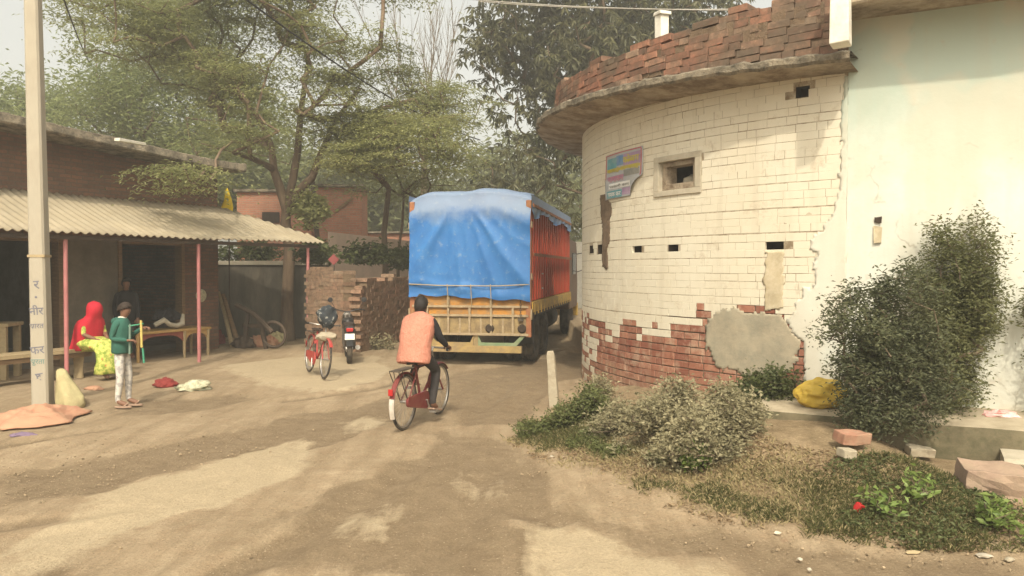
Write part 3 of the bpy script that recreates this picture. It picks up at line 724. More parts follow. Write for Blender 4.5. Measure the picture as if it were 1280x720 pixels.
# ---------------------------------------------------------------- poster on the round wall
(pa0,_),(pa1,_)=wp(757,220,RW+.03),wp(803,220,RW+.03)
pz1=wp(780,188,RW+.03)[1]; pz0=wp(780,246,RW+.03)[1]
pw=(pa1-pa0)*RW*math.pi/180; ph=pz1-pz0
def pos_pt(u,v,lift=0):                      # u,v in 0..1 on the sheet
    curl=max(0,(u-.72)/.28)*max(0,(.42-v)/.42)
    return cy(pa0+(pa1-pa0)*u-curl*2.2, RW+.028+.006*math.sin(u*7+v*5)+lift+.15*curl**1.2, pz0+ph*v+.05*curl)
poster=empty('poster',tuple(cy((pa0+pa1)/2,RW,pz0)),0,'torn faded paper poster with blue and yellow lettering bands pasted beside the small window','poster')
poff=poster.location
def pgrid(mb,u0,u1,v0,v1,lift,m=0,nu=14,nv=10,cut=False):
    vs=[];fs=[]
    for i in range(nv+1):
        for j in range(nu+1): vs.append(pos_pt(u0+(u1-u0)*j/nu,v0+(v1-v0)*i/nv,lift))
    for i in range(nv):
        for j in range(nu):
            u=u0+(u1-u0)*(j+.5)/nu; v=v0+(v1-v0)*(i+.5)/nv
            if cut and (u-.80)*1.0+(.30-v)*.7>.13+.03*mnoise.noise(Vector((u*9,v*9,0))): continue
            fs.append((i*(nu+1)+j,i*(nu+1)+j+1,(i+1)*(nu+1)+j+1,(i+1)*(nu+1)+j))
    mb.add(vs,fs,m)
pm={k:M_plain('poster_'+k,c,.7,var=.18,scale=9,bump=.1,dirt=(.45,.40,.32),dirtamt=.3) for k,c in dict(paper=(.36,.37,.38),teal=(.08,.27,.31),blue=(.09,.21,.38),yellow=(.46,.38,.05),pinkink=(.48,.16,.25),border=(.42,.10,.11),lilac=(.31,.20,.32),grey=(.20,.20,.18),whiteink=(.70,.69,.66)).items()}
mb=MB(); pgrid(mb,0,1,0,1,0,0,30,30,True); o=mb.build('paper',pm['paper'],poster,True,off=poff); so_=o.modifiers.new('thickness','SOLIDIFY'); so_.thickness=.003; so_.offset=0
for nm,mt,(u0,u1,v0,v1) in (('colour_band','teal',(.06,.36,.66,.90)),('colour_band','blue',(.36,.56,.70,.92)),('colour_band','lilac',(.56,.95,.66,.92)),('colour_band','grey',(.56,.93,.44,.58)),('colour_band','yellow',(.06,.95,.60,.655)),('colour_band','yellow',(.60,.90,.74,.80)),('colour_band','lilac',(.06,.56,.44,.50)),('colour_band','whiteink',(.12,.72,.22,.34)),('colour_band','teal',(.06,.5,.02,.18)),('colour_band','lilac',(.5,.72,.05,.2))):
    mb=MB(); pgrid(mb,u0,u1,v0,v1,.004,0,12,8); mb.build(nm,pm[mt],poster,True,off=poff)
mb=MB()
for u0,u1,v0,v1 in ((.0,.97,.965,.99),(.955,.98,.4,.965),(.01,.035,.45,.965)): pgrid(mb,u0,u1,v0,v1,.005,0,14,8)
mb.build('border_line',pm['border'],poster,True,off=poff)
def text_mesh(txt,size):
    cu=bpy.data.curves.new('t','FONT'); cu.body=txt; cu.size=size; cu.align_x='LEFT'; cu.offset=.022*size if size>=1 else .012*size
    ob=bpy.data.objects.new('t',cu); C.objects.link(ob)
    dg=bpy.context.evaluated_depsgraph_get(); me=bpy.data.meshes.new_from_object(ob.evaluated_get(dg))
    bpy.data.objects.remove(ob); 
    vs=np.array([v.co[:] for v in me.vertices]) if len(me.vertices) else np.zeros((1,3)); fs=[tuple(p.vertices) for p in me.polygons]
    bpy.data.meshes.remove(me); return vs,fs
def poster_text(txt,u0,u1,v0,v1,mt):
    vs,fs=text_mesh(txt,1.0); lo=vs.min(0); hi=vs.max(0)
    mb=MB(); mb.add([pos_pt(u0+(u1-u0)*(x-lo[0])/(hi[0]-lo[0]),v0+(v1-v0)*(y-lo[1])/(hi[1]-lo[1]),.009) for x,y,_ in vs],fs); return mb.build('lettering',pm[mt],poster,off=poff)
poster_text('कोचग',.55,.93,.72,.9,'yellow'); poster_text('पढाई लखाई',.06,.93,.56,.70,'yellow'); poster_text('नामाकन',.10,.55,.37,.49,'pinkink'); poster_text('सरकारी काम',.14,.70,.24,.31,'grey'); poster_text('सपक कर',.10,.48,.05,.14,'whiteink')

# ---------------------------------------------------------------- plastered house on the right
J=cy(54.8,RW+.012,0); RA=math.atan2(-.46,.89)
ph_=empty('plastered_house',(J.x,J.y,0),RA,'plain cream plastered house with greenish top under a roof slab on the right','house')
mb=MB(); Lx=9.0                              # local x along the wall, y inwards
mb.add([(0,0,-.3),(Lx,0,-.3),(Lx,0,4.6),(0,0,4.6)],[(0,1,2,3)]); mb.b2(-.0,Lx,.012,5,-.3,4.6)
nx_,nz_=150,80; vs=[];fs=[]
for i in range(nz_+1):
    for j in range(nx_+1):
        x=Lx*j/nx_; zz=-.3+4.95*i/nz_; vs.append((x,-.012+.018*mnoise.noise(Vector((x*.8,zz*.8,0)))+.006*mnoise.noise(Vector((x*3,zz*3,4))),zz))
for i in range(nz_):
    for j in range(nx_): fs.append((i*(nx_+1)+j,i*(nx_+1)+j+1,(i+1)*(nx_+1)+j+1,(i+1)*(nx_+1)+j))
mw=MB(); mw.add(vs,fs); mw.build('wall',PLASTER,ph_,True)
def loc(p): return ph_.matrix_world.inverted()@p if False else Matrix.Rotation(-RA,3,'Z')@(Vector(p)-Vector((J.x,J.y,0)))
def wall2(px,py):                            # picture point -> local (x,z) on this wall
    q=ray(px,py); nrm=Vector((-.46,-.89,0)).normalized(); k=nrm.dot(Vector((J.x,J.y,0)))/nrm.dot(q); p=loc(Vector((0,0,CAMZ))+q*k); return p.x,p.z
ez=4.53
mb=MB(); vs=[];fs=[]
for i in range(81):
    x=-.02+Lx*i/80; d=.66+.012*mnoise.noise(Vector((x*2,0,3))); zj=.012*mnoise.noise(Vector((x*1.7,8,3)))
    for (y,zz) in ((.2,ez+.04),(-d+.02,ez+zj),(-d,ez+.02+zj),(-d,ez+.16+zj),(.2,ez+.2)): vs.append((x,y,zz))
for i in range(80):
    for j in range(4): fs.append((i*5+j,i*5+j+1,(i+1)*5+j+1,(i+1)*5+j))
fs.append((0,1,2,3,4)); mb.add(vs,fs); mb.build('roof_slab',M['soffit'],ph_,True,ang=35)
# faint trowel ledges along the wall
x,z_=wall2(1097,275); mb=MB(); mb.b2(x-.035,x+.035,-.034,-.026,z_-.03,z_+.03,0,.008); mb.build('vent_hole',M['hole'],ph_)
x,z_=wall2(1098,290); mb=MB(); mb.b2(x-.04,x+.035,-.032,-.02,z_-.12,z_+.06,0,.012); mb.build('render_strip',M['strip'],ph_)
# plinth with a broken lower step
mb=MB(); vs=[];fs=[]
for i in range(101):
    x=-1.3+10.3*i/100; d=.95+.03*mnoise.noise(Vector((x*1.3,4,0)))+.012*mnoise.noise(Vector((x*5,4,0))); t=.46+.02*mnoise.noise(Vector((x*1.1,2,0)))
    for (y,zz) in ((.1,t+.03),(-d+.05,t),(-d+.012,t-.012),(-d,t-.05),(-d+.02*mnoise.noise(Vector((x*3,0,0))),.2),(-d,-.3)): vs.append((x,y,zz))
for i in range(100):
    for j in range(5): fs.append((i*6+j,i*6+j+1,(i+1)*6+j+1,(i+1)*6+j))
mb.add(vs,fs); mb.m=[(1 if (i%5)>=2 else 0) for i in range(len(fs))]; mb.build('plinth',[M_plain('plinth_render',(.42,.35,.245),.95,var=.25,scale=3,bump=.4,dirt=(.24,.19,.12),dirtamt=.6),M_plain('dirty_shaded_plinth_face',(.17,.14,.085),.95,var=.4,scale=3,bump=.5,dirt=(.06,.06,.03),dirtamt=.7)],ph_,True,ang=50)  # front faces: shade painted into a darker, dirty colour
mb=MB(); vs=[];fs=[]
for i in range(81):
    x=1.35+6*i/80; d=1.32+.07*mnoise.noise(Vector((x*1.6,14,0)))+.03*mnoise.noise(Vector((x*6,4,0))); t=.27+.03*mnoise.noise(Vector((x*2.1,2,0)))
    for (y,zz) in ((-.9,t+.02),(-d+.03,t),(-d,t-.04),(-d+.05+.03*mnoise.noise(Vector((x*7,4,2))),t-.11),(-d+.12,-.3)): vs.append((x,y,zz))
for i in range(80):
    for j in range(4): fs.append((i*5+j,i*5+j+1,(i+1)*5+j+1,(i+1)*5+j))
fs.append((0,1,2,3,4)); mb.add(vs,fs); mb.build('broken_step',M['cement'],ph_,True,ang=35)
# ---------------------------------------------------------------- shop building on the left (local x along the front, y backwards)
W0=Vector((-9.23,13.95,0)); LA=math.atan2(.88,.47)
shop=empty('shop_building',tuple(W0),LA,'low dark brick shop with a corrugated veranda roof on pink posts','shop')
WT=.25; H1=4.32
mb=MB()
def piece(x0,x1,z0,z1,m=0): mb.b2(x0,x1,0,WT,z0,z1,m)
piece(-9,-1.6,-.2,2.55); piece(1.08,2.24,-.2,2.55,1); piece(3.87,4.82,-.2,2.55); piece(-9,4.82,2.55,4.45)
mb.b2(4.57,4.82,WT,6,-.2,4.45); mb.b2(-9,4.82,6,6.2,-.2,4.45); mb.b2(-9.2,-9,0,6.2,-.2,4.45)
mb.b2(2.0,2.24,WT,6,-.2,4.4,1); mb.b2(-1.85,-1.6,WT,6,-.2,4.4,1)
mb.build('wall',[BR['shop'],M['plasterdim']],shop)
mb=MB()                                      # door jambs and lintel boards
mb.b2(2.245,2.33,-.03,.2,-.1,2.5); mb.b2(3.78,3.865,-.03,.2,-.1,2.5); mb.b2(2.335,3.775,-.03,.2,2.42,2.54); mb.build('door_frame',M['wood'],shop,bevel=.006)
mb=MB(); mb.b2(.99,1.075,-.03,.2,-.1,2.5); mb.b2(-1.595,-1.51,-.03,.2,-.1,2.5); mb.b2(-1.505,.985,-.03,.2,2.42,2.54); mb.build('door_frame',M['wood'],shop,bevel=.006)
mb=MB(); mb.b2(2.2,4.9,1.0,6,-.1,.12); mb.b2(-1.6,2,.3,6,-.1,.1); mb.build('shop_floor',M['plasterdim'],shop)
mb=MB(); vs=[];fs=[]                          # roof slab with rough edge
for i in range(121):
    x=-9.6+14.55*i/120; o_=.82+.04*mnoise.noise(Vector((x*1.4,0,0)))+.02*mnoise.noise(Vector((x*5,0,0))); zz=lerp(4.60,4.34,(x+.5)/4.3)
    t=zz+.03*mnoise.noise(Vector((x*2.5,3,0)))+.015*mnoise.noise(Vector((x*8,3,0)))
    for (y,q) in ((6.4,zz-.2),(-o_+.03,zz-.19),(-o_,zz-.16),(-o_+.01,t-.02),(-o_+.06,t),(6.4,t)): vs.append((x,y,q))
for i in range(120):
    for j in range(5): fs.append((i*6+j,i*6+j+1,(i+1)*6+j+1,(i+1)*6+j))
fs.append((0,1,2,3,4,5)); fs.append(tuple(720+j for j in (5,4,3,2,1,0)))
mb.add(vs,fs); mb.build('roof_slab',M['slab'],shop,True,ang=35)
# veranda roof: corrugated cement sheet
mb=MB(); vs=[];fs=[]; X_=np.arange(-9,6.32,.0245); ny_=8
def ytop(x): return lerp(0,-1.42,(x-4.9)/1.3) if x>4.9 else 0
for x in X_:
    for j in range(ny_+1):
        t=j/ny_; y0=-1.97+.015*math.sin(int(x/1.05)*2.1); y1=ytop(x); y=y0+(y1-y0)*t
        zz=2.52+(y+1.97)/1.97*.84 +.020*math.sin(2*math.pi*x/.16)-.03*math.sin(math.pi*t)*.6+.012*math.sin(int(x/1.05)*5.3)
        vs.append((x,y,zz))
for i in range(len(X_)-1):
    for j in range(ny_): fs.append((i*(ny_+1)+j,(i+1)*(ny_+1)+j,(i+1)*(ny_+1)+j+1,i*(ny_+1)+j+1))
mb.add(vs,fs); o=mb.build('corrugated_roof',M['asbestos'],shop,True,ang=60); s_=o.modifiers.new('t','SOLIDIFY'); s_.thickness=.012
mb=MB()
mb.b2(-9,6.2,-1.86,-1.78,2.40,2.47); mb.b2(-9,5.0,-.95,-.88,2.80,2.87)
mb.build('purlin',M['darkwood'],shop)
for x in (-2.75,.01,2.74,5.87):
    mb=MB(); mb.tube([(x,-1.82,-.15),(x+.01,-1.82,2.40)],.036,12); mb.build('veranda_post',M['pink'],shop,True)
x=4.45; mb=MB(); mb.lathe([(0,.02),(.13,.015),(.15,0),(0,0)],(x-.15,-.03,1.28),(0,-1,0),20); mb.build('hanging_plate',M['palecloth'],shop,True)

p=at(163,176,14.9); e=empty('board',(p.x,p.y,p.z-.02),LA+.1,'short pale board lying on the edge of the shop roof','board')
mb=MB(); mb.box((0,0,.0),(.62,.14,.05),0,0,None,.008); mb.build('plank',M['white'],e,bevel=.006)
# red diamond-shaped marker on a thin stake at the veranda's end
p=at(417,325,18.6); dm=empty('diamond_marker',(p.x,p.y,gz1(p.x,p.y)),.1,'small dull red diamond sign on a thin stake at the end of the veranda roof','sign')
mb=MB(); mb.box((0,0,p.z),(.19,.015,.19),0,0,Matrix.Rotation(R_(45),3,'Y')); mb.build('sign_board',M_plain('dull_red_sign',(.24,.06,.055),.7,var=.2),dm)
mb=MB(); mb.tube([(0,.03,-.05),(.01,.03,p.z-.1)],.014,8); mb.build('stake',M['darkwood'],dm)
# yellow cloth tied up behind the veranda roof
p=at(284,252,19.0); yc=empty('yellow_cloth',(p.x,p.y,3.45),0,'bright yellow cloth hanging on a stick above the veranda roof','cloth')
mb=MB(); mb.loft([((0,0,p.z-3.45-.29),.11,.035,.2),((-.01,0,p.z-3.45-.15),.125,.04,.25),((.01,0,p.z-3.45+.05),.085,.035,.1),((.0,0,p.z-3.45+.24),.045,.025),((.0,0,p.z-3.45+.33),.012,.012)],22,0,True,.16,5); mb.build('hanging_cloth',M['yellowcloth'],yc,True)
mb=MB(); mb.tube([(.02,.05,-3.4),(.02,.04,p.z-3.45+.38)],.016,8); mb.build('stick',M['darkwood'],yc)

# ---------------------------------------------------------------- low walls behind
def lwall(name,a,b,z0,z1,th,mats,label,cat,rag=0,cap=None,seg=40):
    a=Vector((a[0],a[1],0)); b=Vector((b[0],b[1],0)); d=b-a; Ln=d.length
    e=empty(name,tuple(a),math.atan2(d.y,d.x),label,cat)
    mb=MB(); vs=[];fs=[]
    zz0=z1[0] if hasattr(z1,'__len__') else z1; zz1=z1[1] if hasattr(z1,'__len__') else z1
    for i in range(seg+1):
        x=Ln*i/seg; t=zz0+(zz1-zz0)*i/seg
        if rag: t+= rag*(round(mnoise.noise(Vector((x*1.5,a.x,0)))*5)/5)+rag*.3*random.uniform(-1,1)
        bu=.03*mnoise.noise(Vector((x*.9,3,a.y)))
        for (y,q) in ((-th/2+bu,z0),(-th/2+bu,(z0+t)/2),(-th/2+bu,t),(th/2,t),(th/2,z0)): vs.append((x,y,q))
    for i in range(seg):
        for j in range(4): fs.append((i*5+j,i*5+j+1,(i+1)*5+j+1,(i+1)*5+j))
    fs.append((0,1,2,3,4)); fs.append(tuple(seg*5+j for j in (4,3,2,1,0)))
    mb.add(vs,fs); mb.build('masonry',mats,e)
    if cap:
        mb=MB(); mb.b2(-.05,Ln+.05,-th/2-.06,th/2+.06,max(zz0,zz1)+.003,max(zz0,zz1)+.12,0,.01); mb.build('coping',cap,e,bevel=.01)
    return e
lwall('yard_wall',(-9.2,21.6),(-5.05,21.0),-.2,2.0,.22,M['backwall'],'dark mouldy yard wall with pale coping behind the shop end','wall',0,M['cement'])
RUIN=M_bricks('ruined_brick',(.26,.125,.08),(.19,.095,.06),(.20,.15,.10),dirt=(.15,.11,.07),dirtamt=.75,bstr=.9)
# ruined brick wall, real courses with a ragged top
def ruin(name,a,b,zf,label,step=.085):
    a=Vector((a[0],a[1],0)); b=Vector((b[0],b[1],0)); d=b-a; Ln=d.length
    e=empty(name,tuple(a),math.atan2(d.y,d.x),label,'wall')
    mb=MB(); k=0; z=-.1
    while z<2.6:
        x=-.1*(k%2)-random.random()*.05
        while x<Ln-.02:
            ln=min(random.choice((.24,.24,.13,.2,.28)),Ln-x+random.uniform(-.01,.02)); xm=x+ln/2
            if z+step<zf(xm/Ln)+random.uniform(-.06,.03) and random.random()>.004:
                dpt=random.uniform(-.008,.006)-(.03 if random.random()<.05 else 0)
                mb.box((xm,-dpt,z+step/2),(ln-.004,.34,step-.003),random.uniform(-.02,.02),0,None,.006)
            x+=ln
        z+=step; k+=1
    mb.build('brick_courses',ROUGH,e)
    mb=MB(); n_=14
    for i in range(n_): 
        t=min(zf(i/n_),zf((i+1)/n_))-.1
        mb.b2(Ln*i/n_,Ln*(i+1)/n_,-.155,.155,-.2,t)
    mb.build('clay_bed',M['wood'] if False else EARTHBED,e)
    return e
n_=N('rough_brick'); v_=n_.coord(); a_=n_.noise(v_,1.1,7,.7); b_=n_.noise(v_,10,7,.72); t_=n_.attr('tone')
c=n_.ramp(t_,[(0,(.19,.11,.072)),(.4,(.27,.14,.09)),(.75,(.34,.18,.12)),(1,(.31,.22,.15))])
c=n_.mix(n_.ramp(a_,[(.30,.25),(.58,.92)]),c,(.25,.175,.115)); c=n_.mix(n_.ramp(b_,[(.36,.6),(.55,0)]),c,(.09,.065,.045))
ROUGH=n_.pbr(c,.95,n_.bump(b_,.7,.02),0,.12)
EARTHBED=M_plain('clay_joint',(.20,.14,.085),.95,var=.4,scale=5,bump=.6,bd=.03)
p0=gp(388,437); p1=gp(437,441)
ruin('ruined_wall',(p0.x,p0.y+.3),(p1.x,p1.y),lambda t:1.98-.12*t+.1*math.sin(t*9),'short crumbling brick wall with reddish end behind the parked bicycle')
p2=(-2.75,21.6)
ruin('ruined_wall',(p1.x+.12,p1.y+.1),p2,lambda t:1.72+.06*math.sin(t*14)-(.15 if t<.06 else 0),'long crumbling brown brick wall running back towards the truck')
lwall('plaster_wall',(-6.2,26.2),(-3.0,24.3),-.2,(3.15,2.75),.2,M['pinkwall'],'pale pinkish plastered wall below the right brick hut','wall',0,None)
def hut(px0,px1,ytop_,d,label,slope=0,mat='hut',z0=-.2):
    a=at(px0,ytop_,d); b=at(px1,ytop_+slope,d+.1); h=(a.z+b.z)/2
    e=empty('brick_hut',(a.x,a.y,0),math.atan2(b.y-a.y,b.x-a.x),label,'hut'); Ln=(b-a).length
    mb=MB(); mb.b2(0,Ln,0,1.6,z0,h); mb.build('wall',BR[mat],e)
    mb=MB(); mb.b2(-.08,Ln+.08,-.14,1.7,h+.003,h+.09,0,.02); mb.build('roof',M['slab'],e)
    return e,Ln,h
e,Ln,h=hut(296,389,240,27.5,'left red brick hut seen behind the forked tree')
mb=MB(); mb.b2(.9,1.5,-.06,-.003,h-1.1,h-.72); mb.build('wall_niche',M['hole'],e)
e,Ln,h=hut(394,452,234,26.5,'right red brick hut rising above the pale plastered wall')
mb=MB(); mb.box((Ln*.62,-.03,h-.6),(.75,.03,.09),0,0,Matrix.Rotation(R_(-38),3,'Y')); mb.build('wall_board',M['wood'],e)
hut(448,522,288,33,'distant low hut half hidden by the twin stemmed tree',8)
# dark slanting pole between the two huts
p=at(391,235,25.6); q=at(397,302,25.2); e=empty('leaning_pole',(q.x,q.y,gz1(q.x,q.y)),0,'dark bare pole leaning between the two red brick huts','pole')
mb=MB(); mb.tube([(p.x-q.x,p.y-q.y,p.z+.2),(0,0,q.z),(.12,0,-.1)],[.07,.085,.09],8); mb.build('pole',M['darkwood'],e,True)
# far pale wall seen between the truck and the round house
lwall('far_wall',(3.0,37),(5.6,39),-.2,3.2,.2,M['white'],'pale far wall glimpsed between the truck and the round house','wall')

# ---------------------------------------------------------------- utility pole
pb=gp(54,508); ub=empty('utility_pole',(pb.x,pb.y,0),R_(8),'tall square concrete utility pole with dark painted letters near its foot','pole')
mb=MB(); hw=.125; vs=[];fs=[]
for k,zz in enumerate((-.3,2,4,6,8.2)):
    w_=.112-.004*zz; ch=.026; ox=-.009*zz
    for x,y in ((-w_+ch,-w_),(w_-ch,-w_),(w_,-w_+ch),(w_,w_-ch),(w_-ch,w_),(-w_+ch,w_),(-w_,w_-ch),(-w_,-w_+ch)): vs.append((x*1.0+ox,y,zz))
for i in range(4):
    for j in range(8): fs.append((i*8+j,i*8+(j+1)%8,(i+1)*8+(j+1)%8,(i+1)*8+j))
fs.append(tuple(32+j for j in range(8))); mb.add(vs,fs); mb.build('shaft',M['pole'],ub,bevel=.004)
mb=MB(); mb.b2(-.95,.45,-.05,.05,7.6,7.68); 
for x in (-.9,-.25,.4): mb.lathe([(0,.0),(.045,.0),(.05,.06),(.03,.09),(.05,.12),(0,.15)],(x,0,7.69),(0,0,1),12)
mb.build('cross_arm',M['chassis'],ub)
def pole_text(txt,z,size,mt,ox=0,rot=0):
    vs,fs=text_mesh(txt,size)
    if not fs: return
    c=(vs.min(0)+vs.max(0))/2; mb=MB(); sc=min(1,.185/max(1e-3,(vs.max(0)-vs.min(0))[0]))
    R2=Matrix.Rotation(rot,2)
    pts=[]
    for x,y,_ in vs:
        xx,yy=R2@Vector(((x-c[0])*sc,(y-c[1])*sc)); zz=z+yy; w_=.112-.004*zz; pts.append((xx-.009*zz+ox-.01,-w_-.003,zz))
    mb.add(pts,fs); mb.build('painted_letter',M[mt],ub)
for txt,py,size,mt,ox,rot in (('र',356,.17,'ink',.01,.1),('•',371,.12,'ink',0,0),('नीर',387,.17,'ink',0,.05),('सार्त'.replace('्',''),407,.20,'ink',0,.03),('फर',437,.16,'ink',0,.1),('सुरता',452,.17,'inkg',0,0),('घ',470,.16,'ink',.02,.15)):
    pole_text(txt,at(53,py,pb.y).z,size,mt,ox,rot)
mb=MB(); zz=at(47,320,pb.y).z; w_=.112-.004*zz; mb.box((-.009*zz,0,zz),(2*w_+.012,2*w_+.012,.035)); mb.build('tie_band',M['palewood'],ub)
# overhead wires
def wirething(name,a,b,sag,r,mat,label,n=40):
    a=Vector(a);b=Vector(b); e=empty(name,tuple(a),0,label,'wire'); mb=MB()
    pts=[(b-a)*(i/n)+Vector((0,0,-4*sag*(i/n)*(1-i/n))) for i in range(n+1)]
    mb.tube(pts,r,6); mb.build('cable',M[mat],e,True)
wirething('power_cable',at(250,-45,12.5),at(600,175,26),.35,.019,'wire','thick black cable slanting down through the feathery tree crown')
wirething('thin_wire',at(75,-15,10.6),at(112,78,26),.1,.012,'wire','thin dark wire dropping beside the utility pole top')
wirething('thin_wire',at(520,-8,14),at(1046,12,9.0),.10,.008,'wirepale','upper pale thin wire crossing in front of the dark leafy tree')
wirething('thin_wire',at(600,2,13),at(980,10,10.0),.06,.006,'wirepale','lower pale thin wire ending above the brick parapet')
# ---------------------------------------------------------------- foliage tools
def unit(v): return v/np.maximum(np.linalg.norm(v,axis=-1,keepdims=True),1e-9)
def leaf_mesh(P,D,Lg,Wd,tone,up=None,droop=.15):
    """P base points, D directions (unit): each leaf a folded four-point blade."""
    n=len(P); 
    if up is None: up=np.tile([0,0,1.],(n,1))
    S=np.cross(D,up); S=unit(S+rng.normal(0,.05,S.shape)); Nn=np.cross(S,D)
    Lg=np.asarray(Lg)[:,None]; Wd=np.asarray(Wd)[:,None]
    mid=P+D*Lg*.45+Nn*Lg*.06
    a=P; b=mid+S*Wd*.5; c=P+D*Lg-np.array([0,0,1.])*Lg*droop; d=mid-S*Wd*.5
    V=np.stack([a,b,c,d],1).reshape(-1,3); Q=np.arange(4*n).reshape(-1,4)
    return V,Q,np.repeat(tone,4)
def rdirs(n,zlo=-1,zhi=1):
    z=rng.uniform(zlo,zhi,n); t=rng.uniform(0,2*np.pi,n); r=np.sqrt(np.maximum(1-z*z,0)); return np.stack([r*np.cos(t),r*np.sin(t),z],-1)
def crown_points(n,lobes,thr=.0,fr=.5,seed=0,shell=.25):
    out=[]; ws=np.array([l[1][0]*l[1][1]*l[1][2] for l in lobes]); ws=ws/ws.sum()
    while len(out)<n:
        l=lobes[rng.choice(len(lobes),p=ws)]
        d=rdirs(1)[0]; r=(rng.random()*(1-shell**3)+shell**3)**(1/3)
        p=np.array(l[0])+d*r*np.array(l[1])
        k=mnoise.noise(Vector(p*fr)+Vector((seed,0,0)))+.5*mnoise.noise(Vector(p*fr*2.3)+Vector((0,seed,0)))
        if k>thr+ (r-.75)*.5: out.append(p)
    return np.array(out)
def grow(trunk,targets,limbs=(),r_tip=.011,seg=.45,expo=2.3,rmax=None,arch=.12,fork_from=None):
    nodes=[np.array(p,float) for p in trunk]; par=[-1]+list(range(len(trunk)-1)); nt_=len(trunk)
    lim=[]
    for lb in limbs:
        pr=nt_-1
        for p,r in lb: nodes.append(np.array(p,float)); par.append(pr); pr=len(nodes)-1; lim.append((pr,r*.85))
    start=nt_-1 if fork_from is None else fork_from
    fork=nodes[start]; order=np.argsort(np.linalg.norm(targets-fork,axis=1)); tips=[]
    for ti in order:
        t=targets[ti]; arr=np.array(nodes[start:]); 
        dd=np.linalg.norm(arr-t,axis=1)+.6*np.maximum(arr[:,2]-t[2],0)+.10*np.linalg.norm(arr-fork,axis=1)
        j=int(np.argmin(dd))+start; a=nodes[j]; d=t-a; L_=np.linalg.norm(d); k=max(1,int(L_/seg)); prev=j
        side=rng.normal(0,1,3); side[2]=abs(side[2])*.6
        for q in range(1,k+1):
            u=q/k; p=a+d*u+side*arch*L_*.5*math.sin(math.pi*u)*(1 if k>1 else 0)
            nodes.append(p); par.append(prev); prev=len(nodes)-1
        tips.append((ti,prev))
    cnt=np.zeros(len(nodes))
    for ti,i in tips: cnt[i]+=1
    for i in range(len(nodes)-1,0,-1): cnt[par[i]]+=cnt[i]
    rad=r_tip*np.maximum(cnt,1)**(1/expo)
    if rmax is not None: rad=np.minimum(rad,rmax)
    for i,r in lim: rad[i]=max(rad[i]*.0,r)
    return np.array(nodes),par,rad
def skeleton_mesh(name,nodes,par,rad,mat,parent,off,trunk_r=None,nt_=0,sides=6,rmin=0.004):
    V=[];Q=[]
    for i in range(1,len(nodes)):
        a=nodes[par[i]];b=nodes[i]; d=b-a; L_=np.linalg.norm(d)
        if L_<1e-4: continue
        d=d/L_; u=np.cross(d,[0,0,1.] if abs(d[2])<.9 else [1.,0,0]); u/=np.linalg.norm(u); w_=np.cross(d,u)
        ra,rb=rad[par[i]],rad[i]
        if i>=nt_: ra=min(ra,rb*1.35)
        sd=10 if ra>.06 else (sides if ra>.018 else 4); n0=len(V); a=a-d*ra*.3
        for (p,r) in ((a,ra),(b,rb)):
            for j in range(sd):
                q=2*math.pi*j/sd; V.append(p+(u*math.cos(q)+w_*math.sin(q))*max(r,rmin))
        for j in range(sd): Q.append((n0+j,n0+(j+1)%sd,n0+sd+(j+1)%sd,n0+sd+j))
    return np_mesh(name,np.array(V)-np.array(off),Q,mat,parent,smooth=True)
